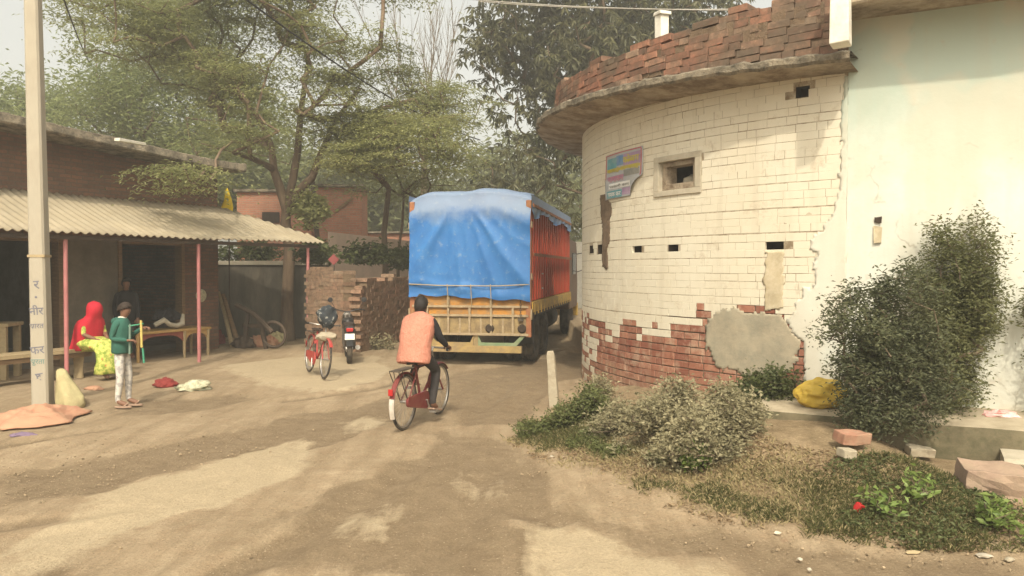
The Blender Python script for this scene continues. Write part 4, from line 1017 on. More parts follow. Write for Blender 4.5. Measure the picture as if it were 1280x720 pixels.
def tree(name,base,trunk,lobes,ntips,label,leaf,kind,per=40,trunk_r=.2,bark='bark',thr=-.05,fr=.5,seed=0,cat='tree',lsize=(.4,.07),spread=.6,extra=None,group=None,arch=.12,seg=.5,shell=.2,flat=.25,r_tip=.010,limbs=()):
    e=empty(name,tuple(base),0,label,cat,group)
    tg=crown_points(ntips,lobes,thr,fr,seed,shell)
    if extra is not None: tg=np.vstack([tg,np.array(extra)])
    nodes,par,rad=grow(trunk,tg,limbs,r_tip=r_tip,seg=seg,arch=arch)
    for i in range(len(trunk)): rad[i]=max(rad[i]*.0+trunk_r*(1-.35*i/len(trunk)),0)
    rad[0]*=1.35; rad=np.minimum(rad,trunk_r*1.35)
    skeleton_mesh('trunk',nodes,par,rad,M[bark],e,base,nt_=len(trunk))
    if leaf is None: return e
    nT=len(tg); P=np.repeat(tg,per,0); n=len(P); ttone=np.clip(np.repeat(rng.normal(.5,.2,nT),per)+rng.normal(0,.18,n),0,1)
    if kind=='feathery':          # flat sprays of pinnate fronds
        off_=rng.normal(0,1,(n,3))*np.array([spread,spread,spread*flat]); Pn=P+off_
        q_=np.linalg.norm(off_[:,:2],axis=1); Pn[:,2]-=.10*q_*q_/max(spread,1e-3)
        D=unit(off_*np.array([1,1,.3])*.5+rdirs(n,-.22,.15)); Lg=rng.uniform(.6,1.2,n)*lsize[0]; W=rng.uniform(.6,1.3,n)*lsize[1]
        V,Q,t=leaf_mesh(Pn,D,Lg,W,ttone,droop=.22)
    elif kind=='drooping':        # mango: rosettes of long hanging leaves
        k=8; m=n//k; Pb=P[:m*k:k]+rng.normal(0,1,(m,3))*spread; Pn=np.repeat(Pb,k,0); D=unit(rdirs(m*k,-1,.35)+np.array([0,0,-.35])); 
        Lg=rng.uniform(.7,1.2,m*k)*lsize[0]; W=rng.uniform(.7,1.2,m*k)*lsize[1]; tt=np.repeat(np.clip(rng.normal(.35,.28,m),0,1),k)+rng.normal(0,.08,m*k)
        V,Q,t=leaf_mesh(Pn,D,Lg,W,np.clip(tt,0,1),up=unit(rng.normal(0,1,(m*k,3))+np.array([0,0,.8])),droop=.15)
    else:                          # broad: leaves every way
        Pn=P+rng.normal(0,1,(n,3))*spread*np.array([1,1,.75]); D=unit(rdirs(n,-.7,.6)); Lg=rng.uniform(.6,1.3,n)*lsize[0]; W=rng.uniform(.6,1.3,n)*lsize[1]
        V,Q,t=leaf_mesh(Pn,D,Lg,W,ttone,up=unit(rng.normal(0,1,(n,3))+np.array([0,0,.9])))
    np_mesh('crown',V-np.array(base),Q,L[leaf],e,tone=t)
    return e
def TP(pts): return [np.array(p,float) for p in pts]

# forked feathery tree by the shop's end
tb=np.array((-5.95,20.3,0.))
def tr(px,py,d): p=at(px,py,d); return np.array((p.x,p.y,p.z))
trunk=TP([tb+(0,0,-.2),tb+(.0,0,.9),tr(362,310,20.3),tr(357,280,20.3),tr(358,262,20.3)])
limbs1=[[(tr(350,235,20.3),.14),(tr(342,212,20.2),.12),(tr(340,185,20.1),.10),(tr(325,150,20),.085),(tr(300,120,20),.07),(tr(270,85,20.2),.05)],[(tr(372,240,20.3),.14),(tr(390,222,20.3),.12),(tr(402,190,20.3),.10),(tr(420,150,20.2),.08),(tr(450,110,20),.06)],[(tr(366,225,20.4),.12),(tr(372,190,20.5),.11),(tr(376,140,20.4),.09),(tr(385,80,20.2),.07),(tr(372,20,20),.05)]]
lob=[(tr(350,20,20),(3.6,2.8,2.2)),(tr(250,60,20.5),(3.0,2.6,2.0)),(tr(465,90,21.8),(2.2,1.8,1.6)),(tr(360,135,20),(2.4,2.0,1.0)),(tr(525,125,22),(2.0,1.6,1.1)),(tr(300,175,18.5),(1.6,1.4,.6)),(tr(345,-40,20),(3.6,3.0,2.0)),(tr(170,20,20.5),(2.2,2,1.6)),(tr(440,45,20.5),(2.0,1.8,1.5)),(tr(515,150,21.5),(1.6,1.5,1.2))]
ext=[tr(x,y,d) for x,y,d in [(215,215,15.4),(235,222,15.5),(205,210,15.4),(250,208,15.8),(228,205,15.5),(262,225,16.2),(195,212,15.3),(240,232,15.6),(215,228,15.4),(255,215,15.9),(232,212,15.4),(222,238,15.5),(270,215,16.5)]]
tree('feathery_tree',tb,trunk,lob,690,'tall forked feathery leaved tree growing beside the end of the shop veranda','gul','feathery',per=105,trunk_r=.17,thr=.12,fr=.55,seed=3,lsize=(.17,.040),spread=.40,extra=ext,flat=.09,arch=.1,shell=.1,limbs=limbs1)
# climbing creeper leaves on its trunk
# twin-stemmed thin tree behind the ruined wall
tb2=np.array((-3.75,22.6,0.)); 
trunk=TP([tb2+(0,0,-.2),tr(482,330,22.6),tr(480,290,22.6),tr(484,255,22.6),tr(486,235,22.6)])
lob=[(tr(490,185,19.6),(2.0,1.7,.85)),(tr(545,185,19.4),(1.3,1.4,.8)),(tr(440,170,19.6),(1.4,1.5,.7)),(tr(520,150,20),(1.6,1.4,.7)),(tr(575,195,19.2),(.7,.9,.6))]
tree('feathery_tree',tb2,trunk,lob,210,'thin stemmed light green feathery tree behind the long crumbling wall','gul2','feathery',per=105,trunk_r=.10,thr=.03,fr=.6,seed=9,lsize=(.16,.042),spread=.36,flat=.10,shell=.1)
tb3=np.array((-3.45,23.6,0.)); trunk=TP([tb3+(0,0,-.2),tr(497,320,23.6),tr(503,280,23.6),tr(505,240,23.6)])
tree('feathery_tree',tb3,trunk,[(tr(520,205,23.5),(1.8,1.6,1.3)),(tr(480,225,23.8),(1.2,1.2,.8))],60,'slender dark stemmed sapling leaning beside the truck','gul','feathery',per=100,trunk_r=.05,seed=21,lsize=(.16,.04),spread=.38)
# green tree behind the shop
b=np.array((-14.5,30.,0.)); trunk=TP([b+(0,0,-.2),b+(.1,0,1.6),b+(.3,0,3.4),b+(.2,0,4.6)])
tree('leafy_tree',b,trunk,[(tr(225,120,30),(4.6,3.5,2.6)),(tr(120,150,30),(3.6,3,2.4)),(tr(290,170,29),(3.2,3,2.0)),(tr(215,60,31),(3.2,3,2.4)),(tr(110,110,31),(1.8,2,1.3))],260,'large bright green leafy tree rising behind the shop roof','green','broad',per=150,trunk_r=.3,thr=.07,fr=.45,seed=5,lsize=(.22,.06),spread=.55,arch=.15)
b=np.array((-21.5,32.,0.)); trunk=TP([b+(0,0,-.2),b+(.1,0,2),b+(.2,0,4)])
tree('leafy_tree',b,trunk,[(tr(20,130,32),(2.4,2.4,1.5)),(tr(0,170,32),(3,2.5,2))],110,'smaller hazy green tree left of the utility pole','green','broad',per=80,trunk_r=.2,seed=15,lsize=(.27,.085),spread=.5)
# dark mango beyond the truck
b=np.array((4.9,30.5,0.)); trunk=TP([b+(0,0,-.2),b+(-.1,0,1.5),b+(-.3,0,3.0),b+(-.5,0,4.2)])
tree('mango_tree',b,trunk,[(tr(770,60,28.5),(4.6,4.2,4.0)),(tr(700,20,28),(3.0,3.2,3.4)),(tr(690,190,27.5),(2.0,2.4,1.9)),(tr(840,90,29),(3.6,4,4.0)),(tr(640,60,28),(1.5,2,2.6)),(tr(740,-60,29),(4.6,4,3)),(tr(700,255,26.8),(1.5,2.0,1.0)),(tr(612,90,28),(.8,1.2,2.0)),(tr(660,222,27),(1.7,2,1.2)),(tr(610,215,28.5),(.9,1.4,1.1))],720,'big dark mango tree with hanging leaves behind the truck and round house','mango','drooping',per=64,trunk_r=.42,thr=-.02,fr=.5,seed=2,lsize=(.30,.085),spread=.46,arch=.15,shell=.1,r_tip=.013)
# leafless tree against the sky
e=empty('bare_tree',(-4.2,36,0),0,'leafless bare twigged tree standing against the pale sky','tree')
mb=MB(); r2=random.Random(5)
def twig(p,d,L_,r,lev):
    pts=[p]; k=6; d=d.copy()
    for q in range(k):
        d=(d+Vector((r2.uniform(-.09,.09),r2.uniform(-.09,.09),.05))).normalized(); pts.append(pts[-1]+d*L_/k)
    mb.tube(pts,[r*(1-.75*q/k) for q in range(k+1)],5,0,False)
    if lev>0:
        for q in range(2,k+1):
            for _ in range(1 if lev>1 else 2): twig(pts[q],(d+Vector((r2.uniform(-.55,.55),r2.uniform(-.55,.55),.25))).normalized(),L_*r2.uniform(.4,.6),r*.42,lev-1)
mb.tube([(0,0,-.2),(0,0,3),(.1,0,6),(.1,0,8)],[.2,.17,.15,.13],8)
for q in range(6): twig(Vector((.1,0,6.2+q*.35)),Vector((r2.uniform(-.4,.4),r2.uniform(-.3,.3),1)).normalized(),5.6-.3*q,.06,2)
mb.build('branches',M['palebark'],e,True,ang=0)
# far row that closes the view
far=[(420,235,44,3.4,2.6,'hazy round tree far behind the right brick hut'),(500,255,48,3.4,2.8,'hazy tree far behind the twin stemmed trees'),(330,215,46,3.4,2.6,'hazy tree far behind the left brick hut'),(585,250,52,4.0,3.2,'hazy tree far behind the truck roof'),(735,250,55,5,4.5,'hazy tree at the far end of the road'),(250,215,42,3.2,2.4,'far green tree low behind the shop roof corner'),(650,240,50,3.5,3.6,'far tree showing dimly under the mango crown')]
for k,(px,py,d,rx,rz,lb) in enumerate(far):
    p=tr(px,py,d); b=np.array((p[0],d,0.)); trunk=TP([b+(0,0,-.2),b+(.1,0,p[2]*.3),b+(0,0,p[2]*.6)])
    tree('leafy_tree',b,trunk,[(p,(rx,rx*.8,rz)),(p+np.array((rx*.5,0,-rz*.5)),(rx*.7,rx*.6,rz*.6)),(p+np.array((-rx*.6,0,-rz*.6)),(rx*.7,rx*.6,rz*.6))],110,lb,'far','broad',per=60,trunk_r=.2,seed=30+k,thr=-.2,lsize=(.5,.2),spread=.75,group='hazy trees far behind the huts')

# ---------------------------------------------------------------- shrubs, weeds and grass
def bush(name,base,lobes,ntips,per,label,leaf,cat,lsize,spread,stems=5,stem_r=.012,thr=-.3,fr=2.0,seed=0,bark='palebark',group=None,upright=.0,seg=.12,shell=.15):
    e=empty(name,tuple(base),0,label,cat,group); base=np.array(base,float)
    lobes=[(base+np.array(c),r) for c,r in lobes]
    tg=crown_points(ntips,lobes,thr,fr,seed,shell); 
    if ntips>200:
        k_=rng.choice(len(tg),70); cen_=tg.mean(0); tg=np.vstack([tg,cen_+(tg[k_]-cen_)*rng.uniform(1.08,1.28,(70,1))]); ntips+=70
    tg[:,2]=np.maximum(tg[:,2],base[2]+.03)
    trunk=[base+np.array((0,0,-.05)),base+np.array((0,0,.03))]
    nodes,par,rad=grow(trunk,tg,r_tip=.0026,seg=seg,arch=.2); rad=np.minimum(rad,stem_r)
    skeleton_mesh('stems',nodes,par,rad,M[bark],e,base,nt_=2,rmin=.0022)
    n=ntips*per; P=np.repeat(tg,per,0)+rng.normal(0,1,(n,3))*spread; P[:,2]=np.maximum(P[:,2],base[2]+.015)
    D=unit(rdirs(n,-.5,.8)+np.array([0,0,upright])); t=np.clip(np.repeat(rng.normal(.45,.22,ntips),per)+rng.normal(0,.16,n),0,1)
    V,Q,t=leaf_mesh(P,D,rng.uniform(.45,1.6,n)*lsize[0],rng.uniform(.5,1.5,n)*lsize[1],t,up=unit(rng.normal(0,1,(n,3))+np.array([0,0,.6])))
    np_mesh('foliage',V-base,Q,L[leaf],e,tone=t); return e
def gb(px,py): p=gpz(px,py); return (p.x,p.y,p.z)
# big shrub: dark front part and taller olive part behind
b1=gb(1088,548)
def rel(px,py,d,b): p=at(px,py,d); return (p.x-b[0],p.y-b[1],p.z-b[2])
d1=b1[1]
bush('leafy_shrub',b1,[(rel(1090,400,d1,b1),(.40,.38,.36)),(rel(1110,470,d1,b1),(.36,.36,.36)),(rel(1128,365,d1,b1),(.24,.28,.24)),(rel(1063,405,d1,b1),(.24,.26,.20)),(rel(1080,490,d1,b1),(.28,.3,.3)),(rel(1105,515,d1,b1),(.34,.3,.2)),(rel(1150,440,d1,b1),(.26,.28,.3)),(rel(1100,440,d1,b1),(.34,.34,.30)),(rel(1130,505,d1,b1),(.34,.34,.26)),(rel(1070,450,d1,b1),(.26,.3,.26)),(rel(1112,400,d1,b1),(.3,.3,.3)),(rel(1150,400,d1,b1),(.26,.28,.26)),(rel(1160,480,d1,b1),(.26,.3,.28))],360,72,'dark green small leaved shrub in front of the plastered house','shrub','shrub',(.040,.016),.062,stem_r=.022,thr=-.25,fr=3.0,seed=41)
b2=gb(1150,556); b2=(b2[0],b2[1]+.25,b2[2]); d2=b2[1]
bush('leafy_shrub',b2,[(rel(1205,330,d2,b2),(.34,.32,.32)),(rel(1200,390,d2,b2),(.34,.32,.30)),(rel(1180,450,d2,b2),(.32,.32,.30)),(rel(1160,510,d2,b2),(.28,.28,.26)),(rel(1190,300,d2,b2),(.16,.2,.16)),(rel(1226,312,d2,b2),(.15,.2,.15)),(rel(1222,420,d2,b2),(.17,.2,.22)),(rel(1190,480,d2,b2),(.26,.3,.26)),(rel(1175,400,d2,b2),(.28,.3,.34)),(rel(1210,360,d2,b2),(.30,.3,.3)),(rel(1170,340,d2,b2),(.2,.24,.2))],340,70,'taller olive green shrub right of the darker one','shrubl','shrub',(.040,.016),.062,stem_r=.022,thr=-.25,fr=3.0,seed=42)
b3=gb(1320,560); bush('leafy_shrub',b3,[(rel(1312,385,b3[1],b3),(.24,.26,.26)),(rel(1325,480,b3[1],b3),(.2,.22,.4))],80,50,'shrub cut off by the right edge of the picture','shrubl','shrub',(.040,.016),.065,stem_r=.02,seed=43)
# dusty weeds at the round house's foot
for k,(px,py,w_,h_,lf,lb) in enumerate([
  (872,588,.42,.52,'dry','large dusty weed clump nearest the road below the round house'),
  (815,560,.36,.50,'dry','dusty weed clump left of the largest one'),
  (905,560,.36,.55,'dry','dusty weed clump against the grey cement patch'),
  (770,545,.34,.36,'dry','low dusty weed clump in the middle of the verge'),
  (845,540,.36,.50,'dry','dusty weeds close against the bare red bricks'),
  (735,525,.30,.38,'weed','greenish weeds beside the leaning marker stone'),
  (705,535,.28,.24,'weed','low green weeds at the marker stone foot'),
  (752,508,.22,.36,'dry','thin dry weeds at the far corner of the round house'),
  (668,545,.22,.15,'weed','low weeds at the tip of the verge'),
  (925,545,.26,.40,'dry','dusty weeds beside the bare earth slope')]):
    b=gb(px,py)
    bush('weed_clump',b,[((0,0,h_*.55),(w_*.62,w_*.62,h_*.5)),((w_*.5,.06,h_*.4),(w_*.42,w_*.4,h_*.34)),((-w_*.5,-.05,h_*.4),(w_*.42,w_*.4,h_*.34))],int(90*w_*h_/.16)+24,26,lb,lf,'weeds',(.042,.019),.05,stem_r=.006,thr=-.25,fr=3.5,seed=60+k,group='weeds below the round house',upright=.3)
b=gb(868,588); bush('weed_clump',(b[0],b[1]-.08,b[2]),[((0,0,.16),(.12,.12,.12))],26,22,'fresh green sprig low in the dusty weeds','bright','weeds',(.05,.022),.03,seed=77)
for k,(px,py,w_,h_,lb) in enumerate([(965,508,.36,.40,'green creeper mound beside the yellow sack'),(1010,470,.30,.26,'green creeper mound behind the yellow sack'),(940,505,.26,.30,'green creeper at the grey cement patch')]):
    b=gb(px,py) if py>500 else tuple(Vector(gb(px,505))+Vector((0,.35,0)))
    bush('creeper_mound',b,[((0,0,h_*.5),(w_,w_*.6,h_*.55)),((-w_*.4,0,h_*.4),(w_*.6,w_*.5,h_*.45))],95,34,lb,'creeper','creeper',(.045,.026),.05,stem_r=.006,seed=80+k,upright=.2,group='creepers along the plastered wall')
for k,(px,py,lb) in enumerate([(1105,650,'bright broad leaved plant beside the red scrap'),(1150,628,'bright broad leaved plant below the pale brick'),(1262,672,'bright plant at the right edge below the fallen slab'),(1228,655,'small bright plant left of the fallen slab corner')]):
    b=gb(px,py); bush('broad_leaf_plant',b,[((0,0,.13),(.17,.16,.09))],17,6,lb,'bright','plant',(.062,.030),.03,stem_r=.005,seed=90+k,upright=.2,group='bright broad leaved plants in the verge')
b=gb(1258,520); 
bush('weed_clump',(b[0],b[1],.47),[((0,0,.12),(.2,.12,.12))],26,8,'sparse dry weeds on the plinth by the pink wrapper','dry','weeds',(.04,.016),.04,seed=97)
# creeper leaves over the ruined wall and yard
for k,(px,py,d,w_,h_,lb) in enumerate([(455,318,20.6,.75,.24,'green creeper along the top of the long crumbling wall'),(505,325,22,.5,.25,'green creeper on the wall near the truck'),(385,262,20.1,.42,.5,'broad leaved creeper climbing the forked tree trunk'),(300,316,22.4,1.1,.3,'green growth above the yard wall'),(400,318,19.3,.5,.22,'green creeper on the short crumbling wall')]):
    p=tr(px,py,d); bush('creeper_mound',tuple(p-np.array((0,0,h_))),[((0,0,h_),(w_,.35,h_)),((w_*.5,0,h_*.8),(w_*.6,.3,h_*.8))],80,16,lb,'creeper' if k!=2 else 'gul2','creeper',(.13,.08),.11,seed=110+k,stem_r=.02)
for k,(px,py,lb) in enumerate([(470,437,'grey green weeds at the foot of the long crumbling wall'),(490,425,'small weeds along the crumbling wall near the truck')]):
    b=gb(px,py); bush('weed_clump',b,[((0,0,.15),(.45,.25,.16))],50,10,lb,'dry','weeds',(.08,.035),.06,seed=120+k)
# verge grass: blades over the mound, tufts where the photo is green
def blades(n,poly_px,dens,leaf,name,h=(.05,.16),clump=1.0):
    W=WP(poly_px); lo=np.min(W,0); hi=np.max(W,0); P=[]
    while len(P)<n:
        X=rng.uniform(lo[0],hi[0],4000); Y=rng.uniform(lo[1],hi[1],4000); s=inpoly(W,X,Y); ed=segdist(W+[W[0]],X,Y); s&=(fbm(X*2.6+3,Y*2.6)*.75+rng.random(4000)*.4+.3*(smooth(0,.6,ed)-1)>dens); P+=list(zip(X[s],Y[s]))
    P=np.array(P[:n]); Z=gz(P[:,0],P[:,1])-.005; B=np.column_stack([P,Z]); D=unit(rdirs(n,.25,1)+np.array([0,0,.25])); hgt=rng.uniform(*h,n)*(.5+fbm(P[:,0]*1.5,P[:,1]*1.5))
    V,Q,t=leaf_mesh(B,D,hgt,rng.uniform(.005,.011,n),rng.random(n),up=rdirs(n,-.3,.3),droop=.2)
    o=np_mesh(name,V,Q,L[leaf],tone=t); tag(o,kind='stuff')
    return o
def WP(pts): return [tuple(gpz(x,y).xy) for x,y in pts]
VP=[(628,552),(690,505),(745,500),(830,560),(960,545),(1000,560),(1100,570),(1290,590),(1290,694),(1150,690),(1000,676),(900,655),(820,630),(760,602),(690,585)]
GR=[(1010,600),(1050,575),(1110,570),(1200,590),(1290,640),(1290,694),(1150,690),(1005,674)]
blades(21000,GR,.38,'grass','verge_grass',(.04,.12))
blades(9000,GR,.45,'drygrass','dry_grass',(.04,.11))
blades(2200,[(770,600),(900,590),(1000,610),(1005,672),(900,652),(800,628)],.50,'grass','verge_grass',(.03,.09))
blades(6500,[(628,548),(670,512),(740,515),(830,560),(820,590),(720,582),(660,570)],.50,'grass','verge_grass',(.04,.13))
blades(3000,VP,.66,'grass','verge_grass',(.03,.10))
blades(26000,VP,.40,'drygrass','dry_grass',(.02,.09))
def cover(n,poly_px,dens,leaf,name,ls=(.03,.014),hh=.10):
    W=WP(poly_px); lo=np.min(W,0); hi=np.max(W,0); P=[]
    while len(P)<n:
        X=rng.uniform(lo[0],hi[0],4000); Y=rng.uniform(lo[1],hi[1],4000); f=fbm(X*2.2+31,Y*2.2+5); ed=segdist(W+[W[0]],X,Y); s=inpoly(W,X,Y)&(f+rng.random(4000)*.2+.3*(smooth(0,.6,ed)-1)>dens); P+=list(zip(X[s],Y[s],f[s]))
    P=np.array(P[:n]); Z=gz(P[:,0],P[:,1])+rng.random(n)**1.5*hh*np.clip((P[:,2]-dens+.3)*2.5,.2,1.4); B=np.column_stack([P[:,:2],Z])
    V,Q,t=leaf_mesh(B,unit(rdirs(n,-.4,.8)),rng.uniform(.5,1.4,n)*ls[0],rng.uniform(.5,1.4,n)*ls[1],rng.random(n),up=unit(rng.normal(0,1,(n,3))+np.array([0,0,.7])))
    o=np_mesh(name,V,Q,L[leaf],tone=t); tag(o,kind='stuff')
cover(8000,[(690,540),(720,505),(770,497),(940,520),(945,585),(870,600),(760,590)],.52,'dry','low_weeds',(.04,.018),.16)
cover(4500,[(640,552),(690,510),(760,520),(850,570),(830,592),(720,582)],.56,'weed','low_weeds',(.04,.016),.11)
cover(5000,GR,.46,'creeper','low_weeds',(.036,.017),.06)
cover(9000,VP,.40,'deadleaf','leaf_litter',(.045,.02),.01)
# loose pebbles on the road
def pebbles(n):
    mb=[];V=[];Q=[];T=[]
    polys=[([(0,560),(100,545),(330,545),(300,575),(120,620),(0,640)],.45),([(0,510),(640,460),(720,460),(640,720),(0,720)],.3),([(600,570),(760,610),(1000,670),(1280,690),(1280,719),(900,700)],.25)]
    base=np.array([[x,y,z] for z in (-1,1) for x,y in ((-1,-1),(1,-1),(1,1),(-1,1))],float)*.62; F_=np.array([(3,2,1,0),(4,5,6,7),(0,1,5,4),(1,2,6,5),(2,3,7,6),(3,0,4,7)])
    for pp,fr_ in polys:
        W=[(gp(x,y).x,gp(x,y).y) for x,y in pp]; lo=np.min(W,0);hi=np.max(W,0); k=0
        while k<n*fr_:
            x,y=rng.uniform(lo,hi)
            if not inpoly(W,np.array([x]),np.array([y]))[0]: continue
            if y>13: continue
            s=.005+.012*rng.random()**4; A=np.array(Matrix.Rotation(rng.random()*6,3,'Z')@Matrix.Rotation(rng.random()*.8,3,'X'))
            v=(base*(1+rng.normal(0,.22,base.shape)))*np.array([1,.8,.55])*s; v=v@A.T+np.array([x,y,gz1(x,y)+s*.2]); n0=len(V); V+=list(v); Q+=list(F_+n0); T+=[rng.random()]*8; k+=1
    o=np_mesh('gravel',V,Q,M['stone'],tone=T); tag(o,kind='stuff')
pebbles(1500)
# ---------------------------------------------------------------- loaded truck (local x right, y towards its front)
TX=empty('cargo_truck',(-.82,15.05,0),R_(-10.7),'loaded truck seen from behind with a blue tarpaulin over its orange red body','truck')
HW=1.17; BLn=6.7
def P(mb,name,mat,par=None,smooth=False,bevel=0,**k): return mb.build(name,mat,par or TX,smooth,bevel,**k)
# chassis and deck
mb=MB(); mb.b2(-.45,-.33,.05,9.0,.72,.92); mb.b2(.33,.45,.05,9.0,.72,.92)
for y in (.12,1.4,2.6,4,5.4,7): mb.b2(-.33,.33,y,y+.1,.74,.9)
mb.b2(-HW+.02,HW-.02,.03,BLn,.93,1.12); P(mb,'chassis',M['chassis'])
# tailgate: planks with steel rails and stays
tg=MB(); tg.b2(-HW+.04,HW-.04,-.02,.03,.97,1.42); tgo=P(tg,'tailgate',M['tail'],bevel=.008)
pl_=MB()
pl_.b2(-HW+.03,HW-.03,-.03,.02,.60,.955); P(pl_,'lower_plank',M['tail2'],tgo,bevel=.01)
ra=MB()
for z in (1.14,.965,.60): ra.b2(-HW,HW,-.075,-.02,z,z+.045)
for x in (-.86,-.43,.0,.43,.86): ra.b2(x-.022,x+.022,-.072,-.021,.645,1.14)
for x in (-.43,.43): ra.b2(x-.025,x+.025,-.071,-.021,1.187,1.42)
P(ra,'tailgate_rails',M['tailrail'],tgo,bevel=.006)
for x in (-.82,.40,1.04):
    m_=MB(); m_.lathe([(0,-.045),(.06,-.045),(.085,-.02),(.085,.0),(.0,.0)],(x,-.031,.74),(0,1,0),16); P(m_,'lamp',M['hole'],tgo,True)
# corner posts
for s in (-1,1):
    m_=MB(); m_.b2(s*HW-.05,s*HW+.05,-.06,.05,.58,3.22); P(m_,'corner_post',M['rust'],bevel=.01)
    m_=MB(); m_.box((s*(HW+.055),-.02,1.75),(.03,.10,.12)); m_.box((s*(HW+.055),-.02,2.75),(.03,.10,.12)); m_.box((s*(HW+.055),-.02,1.02),(.03,.12,.2)); P(m_,'hinge',M['tailrail'],bevel=.005)
m_=MB()                                      # chains and latches on the tailgate
for x in (-1.02,1.02):
    for k in range(9): m_.ring((x,-.085,1.36-.05*k),(0,1,0) if k%2 else (1,0,0),.018,.006,12,6)
    m_.box((x,-.08,1.40),(.08,.03,.05)); m_.box((x,-.08,.92),(.10,.03,.06))
P(m_,'latch_chain',M['chassis'],tgo)
for x in (-.62,-.2,.22,.66): m_=MB(); m_.box((x,-.034,.78),(.035,.012,.34)); P(m_,'plank_cleat',M['tailrail'],tgo)
# underrun bar with its painted V plates
bu=MB(); bu.b2(-HW+.10,HW-.14,-.05,.06,.26,.40); P(bu,'bumper',M['bumper'],bevel=.012)
for x in (-.78,.12): m_=MB(); m_.b2(x-.045,x+.045,-.04,.05,.40,.62); P(m_,'bumper_bracket',M['tail2'])
def plate(x0,x1,flip,mat):
    m_=MB(); s=-1 if flip else 1; xa,xb=(x0,x1)
    poly=[(xa,.40),(xb,.40),(xb+.16 if not flip else xb,.585),(xb+.08 if not flip else xb,.595),(xb-.06,.46),(xa+.06,.46),(xa-.08 if flip else xa,.595),(xa-.16 if flip else xa,.585)]
    f=[(x,-.045,z) for x,z in poly]; b=[(x,.0,z) for x,z in poly]; n_=len(poly)
    m_.add(f+b,[tuple(range(n_)),tuple(range(2*n_-1,n_-1,-1))]+[(i,(i+1)%n_,n_+(i+1)%n_,n_+i) for i in range(n_)]); P(m_,'bumper_plate',mat)
plate(.17,.93,False,M['bumpgreen']); plate(-.73,.07,True,M['bumper'])
# sides: red corrugated panels between ribs, yellow rail
for s in (-1,1):
    m_=MB(); X=s*(HW-.01)
    m_.b2(X-.012,X+.012,.05,BLn,1.28,3.2); sd_=P(m_,'side_panel',M['truckred'])
    m_=MB()
    k=0; y=.16
    while y<BLn: m_.b2(X+s*.012 if s>0 else X-.065,X+.065 if s>0 else X-.012,y,y+.075,1.28,3.2); y+=.33
    P(m_,'side_rib',M['truckred'],sd_,bevel=.006)
    m_=MB()
    for z in (2.15,3.1): m_.b2(X+.066 if s>0 else X-.095,X+.095 if s>0 else X-.066,.1,BLn,z,z+.06)
    P(m_,'side_rail',M['rust'],sd_)
    m_=MB(); m_.b2(s*HW-.04,s*HW+.07,.06,BLn,1.05,1.26); 
    y=.25
    while y<BLn: m_.b2(s*(HW+.073)-.006,s*(HW+.073)+.006,y,y+.13,1.0,1.22); y+=.42
    P(m_,'side_sill',M['truckyel'],bevel=.01)
    m_=MB(); m_.b2(s*(HW-.05)-.02,s*(HW-.05)+.02,.5,.53,.45,1.0); m_.box((s*.95,.42,.66),(.5,.03,.5)); P(m_,'mudflap',M['black'])
    m_=MB()
    for z in (1.5,1.8): m_.box((s*(HW+.1),1.1,z),(.03,.05,.03))
    P(m_,'rope_hook',M['steel'])
# tarpaulin
def topz(x): 
    q=abs(x)/1.22; return 3.31+.14*(1-q**5)+.02*math.sin(x*5)-.04*max(0,-x-.5)
mb=MB(); nu=70; rows=[]
def tn(*a): return mnoise.noise(Vector(a))
ys=[BLn+.05-i*.16 for i in range(int(BLn/.16)+1)]
for y in ys: rows.append([(-1.22+2.44*j/nu, y, topz(-1.22+2.44*j/nu)+.035*math.sin(y*4.0+.3)+.05*tn(j*.08,y*.8,1)-.05*max(0,1-y/.4)) for j in range(nu+1)])
nd=46
for i in range(nd+1):
    v=i/nd; row=[]
    for j in range(nu+1):
        u=j/nu; x=-1.22+2.44*u
        z0=topz(x)-.06; zb=1.40-.12*u+.02*math.sin(u*23)+.012*tn(u*18,0,2); 
        if u<.08: zb-=.06
        z=z0+(zb-z0)*v
        # sloping crown first, then the hanging face with folds fanning down from upper middle
        yy=.10*(1-smooth(0,.2,v))-.075-.02*v
        cx,cz=.42,3.0; ang=math.atan2(u-cx,(cz-z)*.42+.18); 
        rad=math.hypot(u-cx,(cz-z)*.45)
        fold=(.030*(1-2*abs(math.sin(ang*5.5+.9*tn(ang*2,z*.5,0))))+.014*(1-2*abs(math.sin(ang*12+2+1.5*tn(u*3,z*.8,3)))))*smooth(.10,.38,v)*smooth(0,.25,rad+.05)
        fold+=.02*math.sin(z*16+u*5+2*tn(u*4,z,8))*smooth(.78,.9,v)+.014*tn(u*4,z*1.5,5)+.009*(1-2*abs(tn(u*4+z*.8,z*2.6-u*3,11)))
        w=1.0-.012*math.sin(v*math.pi); row.append((x*w*(1-.06*(1-smooth(0,.22,v))*0),yy-abs(fold)*.2-fold*.9-.03,z))
    rows.append(row)
vs=[p for r in rows for p in r]; fs=[]
for i in range(len(rows)-1):
    for j in range(nu): fs.append((i*(nu+1)+j,i*(nu+1)+j+1,(i+1)*(nu+1)+j+1,(i+1)*(nu+1)+j))
mb.add(vs,fs)
for s in (-1,1):                             # side skirts
    vs=[];fs=[]; n_=90
    for i in range(n_+1):
        y=-.07+(BLn+.1)*i/n_; b=.36+.07*math.sin(y*2.1+s)+.05*tn(y*1.4,s,0)+(.3*max(0,1-y/.35) if s<0 else 0)
        for q in range(6):
            t=q/5; vs.append((s*(1.22+.03*t+.025*math.sin(y*9+1.7*q)*t),y,topz(1.22)+.03-b*t))
    for i in range(n_):
        for q in range(5): fs.append((i*6+q,i*6+q+1,(i+1)*6+q+1,(i+1)*6+q))
    mb.add(vs,fs)
